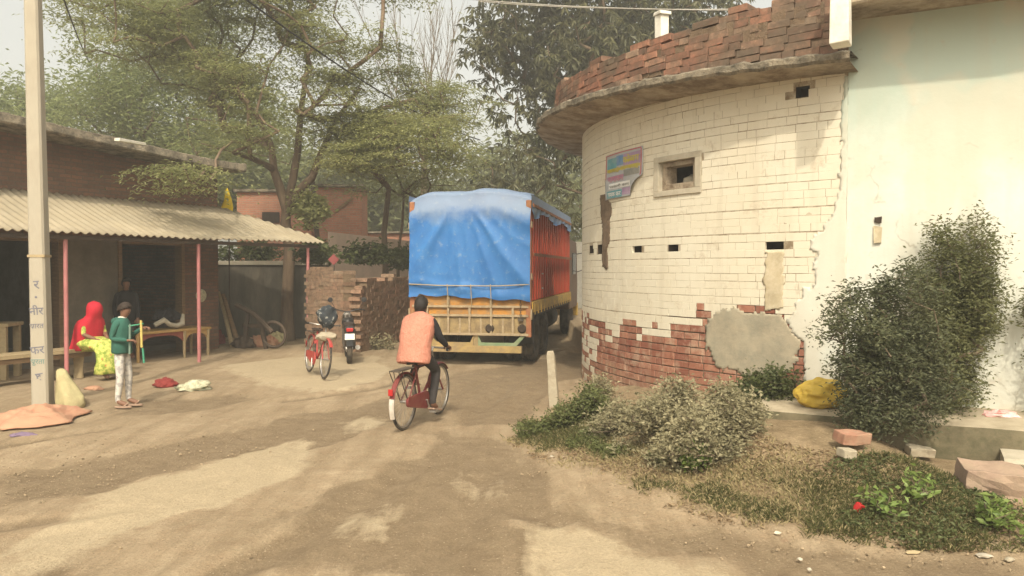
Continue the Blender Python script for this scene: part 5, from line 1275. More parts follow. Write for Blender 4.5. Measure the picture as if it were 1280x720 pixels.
n=N('blue_tarpaulin'); v=n.coord(); a=n.noise(v,2.2,7,.7); b=n.noise(v,9,6,.7); sp=n.n('ShaderNodeSeparateXYZ'); n.l(v,sp.inputs[0])
c=n.mix(n.ramp(a,[(.3,0),(.7,1)]),(.02,.115,.33),(.045,.18,.43))
dust=n.math('MULTIPLY',n.math('ADD',n.math('MULTIPLY',n.math('SUBTRACT',sp.outputs[2],2.78),3.0),n.math('MULTIPLY',n.math('SUBTRACT',a,.5),2.4)),1,clamp=True)
edge_=n.math('SUBTRACT',1.0,n.ramp(n.math('ABSOLUTE',sp.outputs[0]),[(.95,0),(1.15,1)]))
c=n.mix(n.math('MULTIPLY',dust,.45),c,(.34,.325,.265))
c=n.mix(n.ramp(b,[(.56,0),(.72,.4)]),c,(.33,.36,.36))
TARP=n.pbr(c,.55,n.bump(n.math('ADD',a,n.math('MULTIPLY',b,.3)),.12,.02),0,.35)
ta=mb.build('tarpaulin',TARP,TX,True,ang=0)
mb=MB(); 
mb.tube([(-1.2,-.15,1.60),(-.6,-.165,1.575),(0,-.165,1.57),(.6,-.165,1.57),(1.2,-.15,1.60)],.010,6)
for x in (-.42,.05,.44): mb.tube([(x,-.17,1.60),(x+.01,-.14,1.3),(x,-.09,1.15)],.008,6)
P(mb,'tarp_rope',M['palewood'])
# wheels
def wheel(x,y,r=.5,w=.27,dual=True,s=1):
    t=MB(); prof=[(r*.58,-w/2),(r*.86,-w/2-.01),(r*.97,-w/2+.03),(r,-w*.25),(r-.012,-w*.2),(r,-w*.12),(r-.012,0),(r,w*.12),(r-.012,w*.2),(r,w*.25),(r*.97,w/2-.03),(r*.86,w/2+.01),(r*.58,w/2),(r*.58,-w/2)]
    for off_ in ((0,-.32*s) if dual else (0,)): t.lathe(prof,(x+off_,y,r),(1,0,0),36)
    o=P(t,'wheel',M['tyre'],None,True)
    q=MB()
    for off_ in ((0,-.32*s) if dual else (0,)): q.lathe([(0,s*w*.05),(r*.2,s*w*.1),(r*.24,s*w*.02),(r*.5,s*w*.0),(r*.56,s*w*.42),(r*.585,s*w*.45),(r*.585,-s*w*.45),(0,-s*w*.3)],(x+off_,y,r),(1,0,0),28)
    P(q,'rim',M['chassis'],o,True)
for s in (-1,1):
    wheel(s*(HW-.14),.95,s=s); wheel(s*(HW-.14),2.22,s=s); wheel(s*(HW-.16),7.6,dual=False,s=s)
# cab
mb=MB(); prof=[(6.95,.75),(9.1,.75),(9.15,1.5),(8.98,2.45),(8.8,2.72),(6.95,2.75)]
vs=[(x,y,z) for x in (-HW,HW) for y,z in prof]; n_=len(prof)
mb.add(vs,[tuple(range(n_)),tuple(range(2*n_-1,n_-1,-1))]+[(i,(i+1)%n_,n_+(i+1)%n_,n_+i) for i in range(n_)]); cab_=P(mb,'cab',M['cab'],bevel=.04)
for s in (-1,1):
    m_=MB(); m_.box((s*(HW+.012),8.1,2.05),(.02,.9,.62)); P(m_,'side_window',M['glass'],cab_,bevel=.004)
    m_=MB(); m_.tube([(s*(HW+.0),8.9,2.35),(s*(HW+.3),8.85,2.4),(s*(HW+.3),8.85,1.9),(s*(HW+.0),8.9,1.8)],.015,6); m_.box((s*(HW+.3),8.83,2.1),(.2,.05,.36)); P(m_,'mirror',M['black'],cab_,bevel=.01)
m_=MB(); m_.box((0,9.07,2.05),(2.0,.02,.62),0,0,Matrix.Rotation(R_(9),3,'X')); P(m_,'windscreen',M['glass'],cab_)
m_=MB(); m_.b2(-.5,.5,8.0,8.6,2.76,2.9); m_.b2(-HW,HW,6.78,6.93,1.1,3.1); P(m_,'headboard',M['rust'])
m_=MB(); m_.b2(-HW,HW,9.15,9.35,.45,.85); P(m_,'front_bumper',M['truckyel'],bevel=.02)
m_=MB(); m_.lathe([(0,-.45),(.26,-.45),(.28,-.42),(.28,.42),(.26,.45),(0,.45)],(.85,4.3,.72),(0,1,0),20); P(m_,'fuel_tank',M['chassis'],None,True)

# ---------------------------------------------------------------- bicycles (local y forwards)
def make_bicycle(label,frame_m,guard_m,group):
    e=empty('bicycle',(0,0,0),0,label,'bicycle',group)
    r=.335
    for nm,y in (('rear_wheel',-.525),('front_wheel',.525)):
        m_=MB(); m_.ring((0,y,r),(1,0,0),r-.018,.018,40,8); o=P(m_,nm,M['tyre'],e,True)
        m_=MB(); m_.ring((0,y,r),(1,0,0),r-.042,.012,40,6); P(m_,'rim',M['steel'],o,True)
        m_=MB()
        for k in range(28):
            q=2*math.pi*k/28; q2=q+(.35 if k%2 else -.35); s=(.028 if k%4<2 else -.028)
            m_.tube([(s,y+.02*math.cos(q2),r+.02*math.sin(q2)),(0,y+(r-.045)*math.cos(q),r+(r-.045)*math.sin(q))],.0016,4,0,False)
        m_.tube([(-.05,y,r),(.05,y,r)],.018,10); P(m_,'spokes',M['steel'],o)
    BB=(0,-.06,.29); ST=(0,-.215,.70); HT=(0,.325,.74); HB=(0,.365,.60)
    m_=MB(); m_.tube([BB,ST,(0,-.235,.76)],.017,10); m_.tube([ST,(0,.33,.71)],.016,10); m_.tube([BB,(0,.36,.62)],.018,10); m_.tube([HT,HB],.021,10)
    for s in (-1,1):
        m_.tube([(s*.02,-.07,.29),(s*.05,-.525,r)],.010,8); m_.tube([(s*.02,-.21,.68),(s*.05,-.525,r)],.009,8)
        m_.tube([(s*.03,.37,.60),(s*.05,.40,.50),(s*.055,.525,r)],.012,8)
    P(m_,'frame',frame_m,e,True)
    m_=MB(); m_.tube([HT,(0,.30,.86),(0,.33,.90)],.013,8); m_.tube([(.28,.13,.90),(.25,.22,.91),(.16,.31,.90),(0,.335,.90),(-.16,.31,.90),(-.25,.22,.91),(-.28,.13,.90)],.012,8); hb=P(m_,'handlebar',M['steel'],e,True)
    for s in (-1,1):
        m_=MB(); m_.tube([(s*.285,.11,.899),(s*.262,.19,.907)],.019,10); P(m_,'grip',M['black'],hb,True)
    m_=MB(); m_.loft([((0,-.27,.765),.07,.10),((0,-.27,.785),.10,.135),((0,-.26,.805),.095,.13),((0,-.26,.815),.05,.08)],20); m_.tube([(0,-.2,.79),(0,-.08,.795)],.03,10); m_.ring((.05,-.31,.755),(0,0,1),.02,.006,12,6); m_.ring((-.05,-.31,.755),(0,0,1),.02,.006,12,6); P(m_,'saddle',M['seat'],e,True)
    def guard(y,a0,a1,nm):
        m_=MB(); vs=[];fs=[];k=18
        for i in range(k+1):
            q=a0+(a1-a0)*i/k
            for (x,rr) in ((-.032,r+.008),(-.018,r+.022),(.018,r+.022),(.032,r+.008)): vs.append((x,y+rr*math.cos(q),r+rr*math.sin(q)))
        for i in range(k):
            for j in range(3): fs.append((i*4+j,i*4+j+1,(i+1)*4+j+1,(i+1)*4+j))
        m_.add(vs,fs); return P(m_,nm,frame_m if nm!='guard_flap' else guard_m,e,True)
    guard(-.525,R_(35),R_(165),'rear_mudguard'); guard(.525,R_(40),R_(170),'front_mudguard'); guard(-.527,R_(166),R_(205),'guard_flap')
    m_=MB(); m_.box((0,-.885,.50),(.055,.02,.075)); P(m_,'reflector',M['redlamp'],e,bevel=.004)
    m_=MB(); m_.b2(-.06,.06,-.80,-.36,.722,.735)
    for s in (-1,1): m_.tube([(s*.06,-.36,.73),(s*.06,-.80,.73),(s*.05,-.525,r)],.006,6); m_.tube([(s*.06,-.70,.73),(s*.05,-.53,r)],.005,6)
    P(m_,'carrier_rack',M['chassis'],e)
    m_=MB(); prof=[]; 
    for (y,z,rr) in ((-.06,.29,.115),(-.525,r,.055)): pass
    pts=[(-.06+.115*math.cos(q),.29+.115*math.sin(q)) for q in np.linspace(R_(-80),R_(80),9)]+[(-.525+.06*math.cos(q),r+.06*math.sin(q)) for q in np.linspace(R_(95),R_(265),9)]
    f=[(.045,y,z) for y,z in pts]; b=[(.075,y,z) for y,z in pts]; k=len(pts); m_.add(f+b,[tuple(range(k)),tuple(range(2*k-1,k-1,-1))]+[(i,(i+1)%k,k+(i+1)%k,k+i) for i in range(k)]); P(m_,'chain_case',frame_m,e,bevel=.004)
    for s,q in ((1,R_(-65)),(-1,R_(115))):
        c=(s*.10,-.06+.165*math.cos(q),.29+.165*math.sin(q)); m_=MB(); m_.tube([(s*.02,-.06,.29),(s*.09,-.06,.29),(s*.09,c[1],c[2])],.010,8); m_.box((s*.145,c[1],c[2]),(.085,.075,.025)); P(m_,'pedal_crank',M['steel'],e)
    m_=MB(); m_.tube([(.04,-.5,.33),(.12,-.56,.06),(.12,-.5,.03)],.008,6); 
    return e
bike=make_bicycle('dark red bicycle being ridden towards the truck',M['maroon'],M['mudguard'],'bicycles on the dirt road')
BIKE_L=Vector((-1.115,9.55,0)); BIKE_R=R_(-17.5)
bike.location=BIKE_L+Vector((0,0,gz1(-1.1,9.5)+.012)); bike.rotation_euler=(0,0,BIKE_R)
pk=copy_tree(bike); pk['label']='parked red bicycle beside the right pink veranda post'
for c in kids(pk):
    nm=c.name.split('.')[0]
    if nm in('frame','rear_mudguard','front_mudguard','chain_case'): c.data=c.data.copy(); c.data.materials[0]=M['redpaint']
pf=gpz(408,474); pr=gpz(382,461); mid=(pf+pr)/2; hd=R_(180+28)
pk.location=(-3.42,13.35,gz1(-3.42,13.35)+.012); pk.rotation_euler=(0,R_(-7),hd)
# ---------------------------------------------------------------- people
def skin_body(name,J,bones,root,mats,bmat,parent,sub=2,sculpt=()):
    me=bpy.data.meshes.new('tmp'); names=list(J); ix={k:i for i,k in enumerate(names)}
    me.from_pydata([J[k][0] for k in names],[(ix[a],ix[b]) for a,b in bones],[])
    ob=bpy.data.objects.new('tmp',me); C.objects.link(ob)
    mo=ob.modifiers.new('s','SKIN'); mo.use_smooth_shade=True; mo.branch_smoothing=.6
    sv=me.skin_vertices[0].data
    for k in names:
        r=J[k][1]; sv[ix[k]].radius=(r,r) if not hasattr(r,'__len__') else r
        sv[ix[k]].use_root=(k==root)
    sb=ob.modifiers.new('d','SUBSURF'); sb.levels=sub; sb.render_levels=sub
    dg=bpy.context.evaluated_depsgraph_get(); dg.update(); nm=bpy.data.meshes.new_from_object(ob.evaluated_get(dg)); nm.name=name
    bpy.data.objects.remove(ob); bpy.data.meshes.remove(me)
    for (pt,rad_,off_) in sculpt:
        pt=Vector(pt)
        for v in nm.vertices:
            d=(v.co-pt).length
            if d<rad_: w=(1-d/rad_)**2*(3-2*(1-d/rad_)); v.co+=Vector(off_)*min(1,w)
    nm.materials.clear()
    for m in mats: nm.materials.append(m)
    B=[(Vector(J[a][0]),Vector(J[b][0]),np.mean(J[a][1]),np.mean(J[b][1]),bmat.get((a,b),0)) for a,b in bones]
    for p in nm.polygons:
        c=p.center; best=(1e9,0)
        for a,b,ra,rb,m in B:
            d=b-a; t=max(0,min(1,(c-a).dot(d)/max(d.length_squared,1e-9))); dd=(c-(a+d*t)).length-(ra+(rb-ra)*t)*.9
            if dd<best[0]: best=(dd,m)
        p.material_index=best[1]; p.use_smooth=True
    return link(name,nm,parent)
def hand(parent,wrist,fwd,up,side,mat,curl=.9,s=1.0,name='hand'):
    """palm with four unequal curled fingers and a thumb leaving the side"""
    w_=Vector(wrist); f=Vector(fwd).normalized(); u=Vector(up); u=(u-f*u.dot(f)).normalized(); sd=f.cross(u)*side
    mb=MB(); M3=Matrix((sd,u,f)).transposed()
    rings=[]
    for d,rx,ry in ((-.02,.026,.020),(.0,.029,.019),(.03,.038,.018),(.065,.041,.016),(.085,.038,.013)): rings.append((w_+f*d*s,rx*s,ry*s,0,M3))
    mb.loft(rings,14)
    for k,(ox,ln) in enumerate(((-.030,.070),(-.010,.080),(.010,.075),(.030,.058))):
        p=w_+f*.075*s+sd*ox*s; pts=[p]; a=0
        for q,fr_ in enumerate((.42,.33,.25)):
            a+=curl*(.5 if q==0 else .8); d=f*math.cos(a)-u*math.sin(a); p=p+d*ln*fr_*s; pts.append(p)
        mb.tube(pts,[.0095*s,.009*s,.008*s,.006*s],8)
    p=w_+f*.02*s-sd*.028*s; d1=(f*.7-sd*.65-u*.25).normalized(); d2=(f*.85-sd*.1-u*.5).normalized()
    mb.tube([p,p+d1*.038*s,p+d1*.038*s+d2*.03*s,p+d1*.038*s+d2*.05*s],[.013*s,.011*s,.0095*s,.007*s],8)
    return mb.build(name,mat,parent,True)
def head_bits(e,c,s,fwd_tilt,parent,hairmat,cap=True,long=False):
    """hair cap hugging the skull plus eyes; c = head centre, faces +y"""
    mb=MB(); bm=bmesh.new(); bmesh.ops.create_uvsphere(bm,u_segments=20,v_segments=14,radius=1)
    T=Matrix.Rotation(fwd_tilt,3,'X'); vs=[];keep={}
    for v in bm.verts:
        p=v.co.copy(); n_=.05*mnoise.noise(p*5)
        if p.z<-.1 and p.y>-.2: pass
        q=Vector((p.x*.088,p.y*.108,p.z*.128))*(1+n_)*s
        keep[v.index]=(p.z+ -p.y*.75)>(-.10 if not long else -.5); vs.append(Vector(c)+T@(q+Vector((0,-.006,.010))*s))
    fs=[tuple(l.index for l in f.verts) for f in bm.faces if all(keep[l.index] for l in f.verts)]; bm.free()
    mb.add(vs,fs); o=mb.build('hair',hairmat,parent,True,ang=0); so_=o.modifiers.new('t','SOLIDIFY'); so_.thickness=.012*s; so_.offset=0
    for sx in (-1,1):
        m_=MB(); m_.blob(Vector(c)+T@Vector((sx*.031*s,.088*s,-.004*s)),(.011*s,.007*s,.007*s),1,0); m_.build('eye',M['black'],parent,True)
    return o
def headJ(J,c,s,tilt,neck_r=.05):
    T=Matrix.Rotation(tilt,3,'X'); c=Vector(c)
    J['jaw']=(tuple(c+T@Vector((0,.022,-.062))*s),(.058*s,.062*s)); J['skull']=(tuple(c+T@Vector((0,0,.02))*s),(.079*s,.098*s)); J['crown_']=(tuple(c+T@Vector((0,-.008,.062))*s),(.062*s,.075*s))
    return [(tuple(c+T@Vector((0,.10,-.018))*s),.035*s,T@Vector((0,.022,-.006))*s),(tuple(c+T@Vector((.085,-.005,-.015))*s),.03*s,T@Vector((.016,-.004,0))*s),(tuple(c+T@Vector((-.085,-.005,-.015))*s),.03*s,T@Vector((-.016,-.004,0))*s),(tuple(c+T@Vector((0,.085,-.06))*s),.022*s,T@Vector((0,.007,0))*s)]

def wrinkle(mb,amp,fr,stretch=(1,1,.5),seed=0):
    c=sum((Vector(p) for p in mb.v),Vector())/len(mb.v)
    for i,p in enumerate(mb.v):
        q=Vector((p[0]*stretch[0],p[1]*stretch[1],p[2]*stretch[2]))*fr+Vector((seed,seed*2,0)); d=Vector((p[0]-c.x,p[1]-c.y,0)); d=d.normalized() if d.length>1e-4 else d
        w=mnoise.noise(q)+.5*mnoise.noise(q*2.3); p_=Vector(p)+d*amp*w; mb.v[i]=tuple(p_)
    return mb
# ---- the cyclist
rd=empty('person',tuple(bike.location),BIKE_R,'person riding away in a salmon vest over black sleeves with dark cropped hair','person','people at the road')
J=dict(pelvis=((0,-.23,.88),(.135,.11)),waist=((0,-.20,1.0),(.13,.10)),chest=((0,-.13,1.16),(.15,.105)),upper=((0,-.09,1.27),(.13,.09)),neck=((0,-.05,1.355),(.052,.052)))
sc_=headJ(J,(0,-.02,1.445),.95,R_(8))
for s,n_ in ((1,'R'),(-1,'L')):
    J['sh'+n_]=((s*.175,-.075,1.275),.068); J['el'+n_]=((s*.245,-.03,1.06),.050); J['wr'+n_]=((s*.268,.145,.945),.033)
J['hipR']=((.10,-.17,.85),.095); J['knR']=((.115,.17,.63),.066); J['anR']=((.13,.0,.235),.042); J['toR']=((.135,.13,.165),.034)
J['hipL']=((-.10,-.17,.86),.095); J['knL']=((-.115,.22,.86),.066); J['anL']=((-.13,-.06,.53),.042); J['toL']=((-.135,.075,.475),.034)
bones=[('pelvis','waist'),('waist','chest'),('chest','upper'),('upper','neck'),('neck','jaw'),('jaw','skull'),('skull','crown_')]
bm_={}
for n_ in 'RL':
    bones+= [('upper','sh'+n_),('sh'+n_,'el'+n_),('el'+n_,'wr'+n_),('pelvis','hip'+n_),('hip'+n_,'kn'+n_),('kn'+n_,'an'+n_),('an'+n_,'to'+n_)]
    for b in (('upper','sh'+n_),('sh'+n_,'el'+n_),('el'+n_,'wr'+n_)): bm_[b]=1
    for b in (('pelvis','hip'+n_),('hip'+n_,'kn'+n_),('kn'+n_,'an'+n_)): bm_[b]=2
bm_.update({('pelvis','waist'):1,('waist','chest'):1,('chest','upper'):1})
skin_body('body',J,bones,'pelvis',[M['skin'],M['blackcloth'],M['trouser']],bm_,rd,2,sc_)
head_bits(rd,(0,-.02,1.445),.95,R_(8),rd,M['hair'])
mb=MB(); lean=Matrix.Rotation(R_(-14),3,'X')
mb.loft([((0,-.285,.775),.195,.140,0,lean),((0,-.275,.79),.205,.148,0,lean),((0,-.265,.82),.207,.150,0,lean),((0,-.25,.86),.206,.150,0,lean),((0,-.235,.92),.20,.146,0,lean),((0,-.21,1.0),.197,.140,0,lean),((0,-.185,1.07),.20,.14,0,lean),((0,-.16,1.14),.206,.138,0,lean),((0,-.135,1.20),.21,.132,0,lean),((0,-.115,1.25),.208,.122,0,lean),((0,-.09,1.305),.18,.105,0,lean),((0,-.07,1.345),.105,.075,0,lean),((0,-.06,1.36),.066,.062,0,lean)],40,0,True,.022,4)
mb.crumple(.034,4.2,(1,1,.55),3); o=mb.build('vest',M['vest'],rd,True,ang=0)
mb=MB(); mb.loft([((0,-.062,1.345),.07,.066,0,lean),((0,-.052,1.385),.066,.064,0,lean),((0,-.050,1.39),.05,.05,0,lean)],20); mb.build('collar',M['blackcloth'],rd,True)
for s in (-1,1): hand(rd,(s*.268,.15,.943),(-s*.1,.9,-.25),(0,.25,.97),s,M['skin'],.9,.9)
for s,a in ((1,'R'),(-1,'L')):
    an=Vector(J['an'+a][0]); to=Vector(J['to'+a][0]); mb=MB(); d=(to-an); d.z*=.4; d.normalize(); c=to-d*.04-Vector((0,0,.022)); Mx=Matrix((Vector((1,0,0)),d.cross(Vector((1,0,0)))*-1,d)).transposed()
    mb.box(c,(.085,.25,.022),0,0,Matrix((Vector((1,0,0)),d,Vector((1,0,0)).cross(d))).transposed()); mb.build('sandal',M['sandal'],rd,bevel=.008)

# ---- standing boy, holding a small stick frame
bp=gpz(153,508); by=empty('person',tuple(bp),R_(-92),'boy standing in a green hoodie and pale printed trousers looking down at a stick frame','person','people at the road')
J=dict(pelvis=((0,0,.80),(.105,.085)),waist=((0,0,.90),(.098,.078)),chest=((0,.01,1.04),(.118,.088)),upper=((0,.005,1.15),(.105,.075)),neck=((0,.02,1.23),(.042,.042)))
hc=(0,.05,1.325); sc_=headJ(J,hc,.88,R_(-24))
J.update(shR=((.145,0,1.155),.052),elR=((.175,-.045,.95),.040),wrR=((.15,.17,.93),.028),shL=((-.145,0,1.155),.052),elL=((-.175,.03,.96),.040),wrL=((-.12,.23,1.08),.028),
 hipR=((.075,0,.78),.078),knR=((.08,.02,.43),.056),anR=((.085,-.02,.085),.038),toR=((.09,.12,.035),.032),hipL=((-.075,0,.78),.078),knL=((-.08,.05,.43),.056),anL=((-.085,.04,.085),.038),toL=((-.09,.18,.035),.032))
bones=[('pelvis','waist'),('waist','chest'),('chest','upper'),('upper','neck'),('neck','jaw'),('jaw','skull'),('skull','crown_')]
bm_={}
for n_ in 'RL':
    bones+=[('upper','sh'+n_),('sh'+n_,'el'+n_),('el'+n_,'wr'+n_),('pelvis','hip'+n_),('hip'+n_,'kn'+n_),('kn'+n_,'an'+n_),('an'+n_,'to'+n_)]
    for b in (('upper','sh'+n_),('sh'+n_,'el'+n_),('el'+n_,'wr'+n_)): bm_[b]=1
    for b in (('hip'+n_,'kn'+n_),('kn'+n_,'an'+n_),('pelvis','hip'+n_)): bm_[b]=2
bm_.update({('pelvis','waist'):1,('waist','chest'):1,('chest','upper'):1})
n=N('printed_trousers'); v=n.coord(); b=n.noise(v,16,3,.6); PR=n.pbr(n.mix(n.ramp(b,[(.48,0),(.56,.7)]),(.56,.52,.46),(.27,.25,.24)),.9,n.bump(b,.2,.01))
skin_body('body',J,bones,'pelvis',[M['skin'],M['hoodie'],PR],bm_,by,2,sc_)
head_bits(by,hc,.88,R_(-24),by,M_plain('brown_hair',(.035,.022,.015),.7,var=.4,scale=30,bump=.4))
mb=MB(); mb.loft([((0,0,.745),.145,.115),((0,0,.77),.155,.125),((0,0,.88),.142,.115),((0,.005,1.04),.150,.118),((0,.0,1.15),.148,.105),((0,.0,1.205),.10,.08),((0,.01,1.225),.06,.06)],32,0,True,.03,3); mb.crumple(.022,6,(1,1,.7),5); mb.build('hoodie',M['hoodie'],by,True,ang=0)
mb=MB(); mb.loft([((0,-.07,1.13),.06,.02),((0,-.085,1.17),.10,.045),((0,-.07,1.22),.09,.045),((0,-.045,1.235),.06,.03)],20,0,True,.05,3); mb.build('hood',M['hoodie'],by,True)
mb=MB(); mb.loft([((0,.012,1.215),.062,.060),((0,.016,1.245),.055,.054),((0,.017,1.25),.04,.04)],18); mb.build('shirt_collar',M['white'],by,True)
hand(by,(.15,.18,.93),(-.2,1,.0),(0,.1,1),1,M['skin'],.9,.85); hand(by,(-.12,.24,1.085),(.1,1,.1),(0,-.1,1),-1,M['skin'],.9,.85)
for a in 'RL':
    to=Vector(J['to'+a][0]); mb=MB(); mb.loft([((to.x,to.y-.06,.0),.045,.115),((to.x,to.y-.06,.018),.046,.118),((to.x,to.y-.06,.022),.04,.11)],20); mb.tube([(to.x-.04,to.y-.03,.02),(to.x,to.y-.0,.062),(to.x+.04,to.y-.03,.02)],.010,6); mb.build('sandal',M['sandal'],by,True)
fr=empty('stick_frame',tuple(bp),R_(-92),'small frame of yellow and green sticks held in the boy\'s hands','stick frame')
mb=MB(); mb.tube([(.10,.335,.83),(.10,.33,1.2)],.016,8); mb.build('yellow_stick',M['yellowwood'] if False else M_plain('yellow_stick',(.55,.43,.13),.7,var=.2),fr,True)
mb=MB(); mb.tube([(.10,.165,.74),(.10,.175,1.15)],.014,8); mb.build('grey_stick',M_plain('grey_green_stick',(.17,.24,.19),.7,var=.2),fr,True)
mb=MB(); mb.tube([(.10,.15,1.12),(.10,.36,1.155)],.010,8); mb.tube([(.10,.35,.82),(.11,.37,.62)],.014,8); mb.build('cross_stick',M_plain('green_stick',(.06,.26,.15),.7,var=.2),fr,True)

# ---- shop front positions
def SL(t,y,z=0): return Vector((W0.x+.4711*t-.8821*y, W0.y+.8821*t+.4711*y, z))
# ---- seated woman in a red veil
wpz=SL(.50,-1.78); gw=gz1(wpz.x,wpz.y); wn=empty('person',(wpz.x,wpz.y,gw),R_(-118),'woman seated on the bench wearing a red veil and a lime green skirt','person','people at the road')
J=dict(pelvis=((0,0,.60),(.14,.12)),waist=((0,.01,.72),(.12,.10)),chest=((0,.03,.88),(.135,.10)),upper=((0,.04,1.0),(.115,.08)),neck=((0,.06,1.08),(.045,.045)))
hc=(0,.09,1.185); sc_=headJ(J,hc,.92,R_(-14))
J.update(shR=((.15,.03,.99),.055),elR=((.20,.06,.78),.042),wrR=((.12,.28,.70),.03),shL=((-.15,.03,.99),.055),elL=((-.20,.06,.78),.042),wrL=((-.10,.28,.71),.03),
 hipR=((.09,.05,.58),.095),knR=((.12,.44,.57),.07),anR=((.11,.48,.12),.042),toR=((.12,.62,.05),.034),hipL=((-.09,.05,.58),.095),knL=((-.12,.44,.57),.07),anL=((-.11,.46,.12),.042),toL=((-.12,.60,.05),.034))
bones=[('pelvis','waist'),('waist','chest'),('chest','upper'),('upper','neck'),('neck','jaw'),('jaw','skull'),('skull','crown_')]; bm_={}
for n_ in 'RL':
    bones+=[('upper','sh'+n_),('sh'+n_,'el'+n_),('el'+n_,'wr'+n_),('pelvis','hip'+n_),('hip'+n_,'kn'+n_),('kn'+n_,'an'+n_),('an'+n_,'to'+n_)]
    bm_[('upper','sh'+n_)]=1; bm_[('sh'+n_,'el'+n_)]=1
bm_.update({('pelvis','waist'):1,('waist','chest'):1,('chest','upper'):1})
n=N('lime_print'); v=n.coord(); b=n.noise(v,11,4,.7); c_=n.noise(v,7.5,2,.5)
c=n.mix(n.ramp(b,[(.42,0),(.55,1)]),(.22,.30,.045),(.60,.58,.15)); c=n.mix(n.ramp(c_,[(.64,0),(.68,.9)]),c,(.55,.16,.06)); LIME=n.pbr(c,.85,n.bump(b,.3,.02))
skin_body('body',J,bones,'pelvis',[M['skin'],LIME],bm_,wn,2,sc_)
head_bits(wn,hc,.92,R_(-14),wn,M['hair'],long=True)
RX=lambda d: Matrix.Rotation(R_(d),3,'X')
mb=MB(); mb.loft([((0,-.17,.57),.20,.10,0,RX(90)),((0,-.05,.60),.25,.15,0,RX(90)),((0,.2,.60),.245,.125,0,RX(86)),((0,.40,.575),.24,.12,0,RX(70)),((0,.50,.50),.245,.13,0,RX(35)),((0,.53,.36),.25,.13,0,RX(8)),((0,.52,.24),.27,.15,0,RX(4)),((0,.52,.13),.285,.17,0,RX(0)),((0,.52,.12),.26,.15,0,RX(0))],40,0,True,.04,6); mb.crumple(.035,5,(1,1,.5),7); mb.build('skirt',LIME,wn,True,ang=0)
mb=MB(); mb.loft([((0,-.16,.50),.30,.20),((0,-.16,.52),.31,.21),((0,-.12,.62),.285,.20),((0,-.08,.78),.262,.195),((0,-.04,.93),.25,.175),((0,-.01,1.01),.215,.155),((0,.025,1.065),.14,.13),((0,.055,1.11),.12,.125),((0,.075,1.18),.125,.138),((0,.07,1.26),.118,.134),((0,.06,1.32),.085,.10),((0,.055,1.35),.02,.02)],44,0,True,.028,5); mb.crumple(.03,4.5,(1,1,.4),6); mb.build('veil',M['redcloth'],wn,True,ang=0)
hand(wn,(.12,.29,.70),(-.5,.8,-.2),(0,.2,1),1,M['skin'],.5,.85); hand(wn,(-.10,.29,.71),(.5,.8,-.2),(0,.2,1),-1,M['skin'],.5,.85)
# ---- dark figure standing inside the doorway
dp=SL(2.2,-.32); dk=empty('person',(dp.x,dp.y,gz1(dp.x,dp.y)+.02),R_(-150),'dim person in dark clothes standing in the shade at the shop doorway','person','people at the road')
J=dict(pelvis=((0,0,.90),(.12,.10)),waist=((0,0,1.02),(.115,.09)),chest=((0,.01,1.2),(.14,.1)),upper=((0,0,1.34),(.12,.085)),neck=((0,.01,1.43),(.048,.048)))
hc=(0,.03,1.54); sc_=headJ(J,hc,1.0,R_(-6))
for s,n_ in ((1,'R'),(-1,'L')): J.update({'sh'+n_:((s*.17,0,1.33),.06),'el'+n_:((s*.22,-.02,1.07),.046),'wr'+n_:((s*.2,.1,.84),.032),'hip'+n_:((s*.09,0,.88),.095),'kn'+n_:((s*.1,.02,.48),.066),'an'+n_:((s*.1,-.01,.09),.045),'to'+n_:((s*.11,.14,.04),.038)})
bones=[('pelvis','waist'),('waist','chest'),('chest','upper'),('upper','neck'),('neck','jaw'),('jaw','skull'),('skull','crown_')]; bm_={}
for n_ in 'RL':
    bones+=[('upper','sh'+n_),('sh'+n_,'el'+n_),('el'+n_,'wr'+n_),('pelvis','hip'+n_),('hip'+n_,'kn'+n_),('kn'+n_,'an'+n_),('an'+n_,'to'+n_)]
    for b in bones[-7:-4]: bm_[b]=1
    for b in bones[-4:-1]: bm_[b]=2
bm_.update({('pelvis','waist'):1,('waist','chest'):1,('chest','upper'):1})
skin_body('body',J,bones,'pelvis',[M['skin'],M['blackcloth'],M['trouser']],bm_,dk,2,sc_); head_bits(dk,hc,1.0,R_(-6),dk,M['hair'])
for s in (-1,1): hand(dk,(s*.2,.11,.83),(0,.25,-1),(0,1,.2),s,M['skin'],.4,1)
mb=MB(); mb.loft([((0,0,.78),.19,.14),((0,0,.80),.195,.145),((0,0,1.0),.175,.13),((0,.01,1.2),.185,.13),((0,0,1.34),.17,.11),((0,0,1.41),.09,.07)],28,0,True,.03,4); mb.build('shirt',M['blackcloth'],dk,True,ang=0)

# ---------------------------------------------------------------- furniture and clutter at the shop
be=empty('bench',tuple(SL(-1.0,-1.5)),LA,'long low plank bench under the veranda with stout pale legs','bench')
mb=MB(); mb.b2(-1.7,1.62,-.22,.22,.43,.50,0,.006); mb.build('seat',M['palewood'],be,bevel=.008)
mb=MB(); mb.b2(-1.65,1.55,-.19,-.15,.35,.425); mb.b2(-1.65,1.55,.15,.19,.35,.425); mb.build('apron',M['wood'],be)
for x in (-1.6,-.2,1.42):
    mb=MB(); mb.loft([((x,0,-.1),.09,.16),((x,0,.15),.075,.13),((x,0,.34),.10,.17),((x,0,.428),.15,.19)],4,0); mb.build('leg',M['palewood'],be,bevel=.01)
tb_=empty('table',tuple(SL(2.9,-.65)),LA,'yellow and red painted wooden table with arched legs beside the doorway','table')
mb=MB(); mb.b2(-.95,.88,-.32,.32,.58,.63); mb.build('tabletop',M['yellowwood'],tb_,bevel=.008)
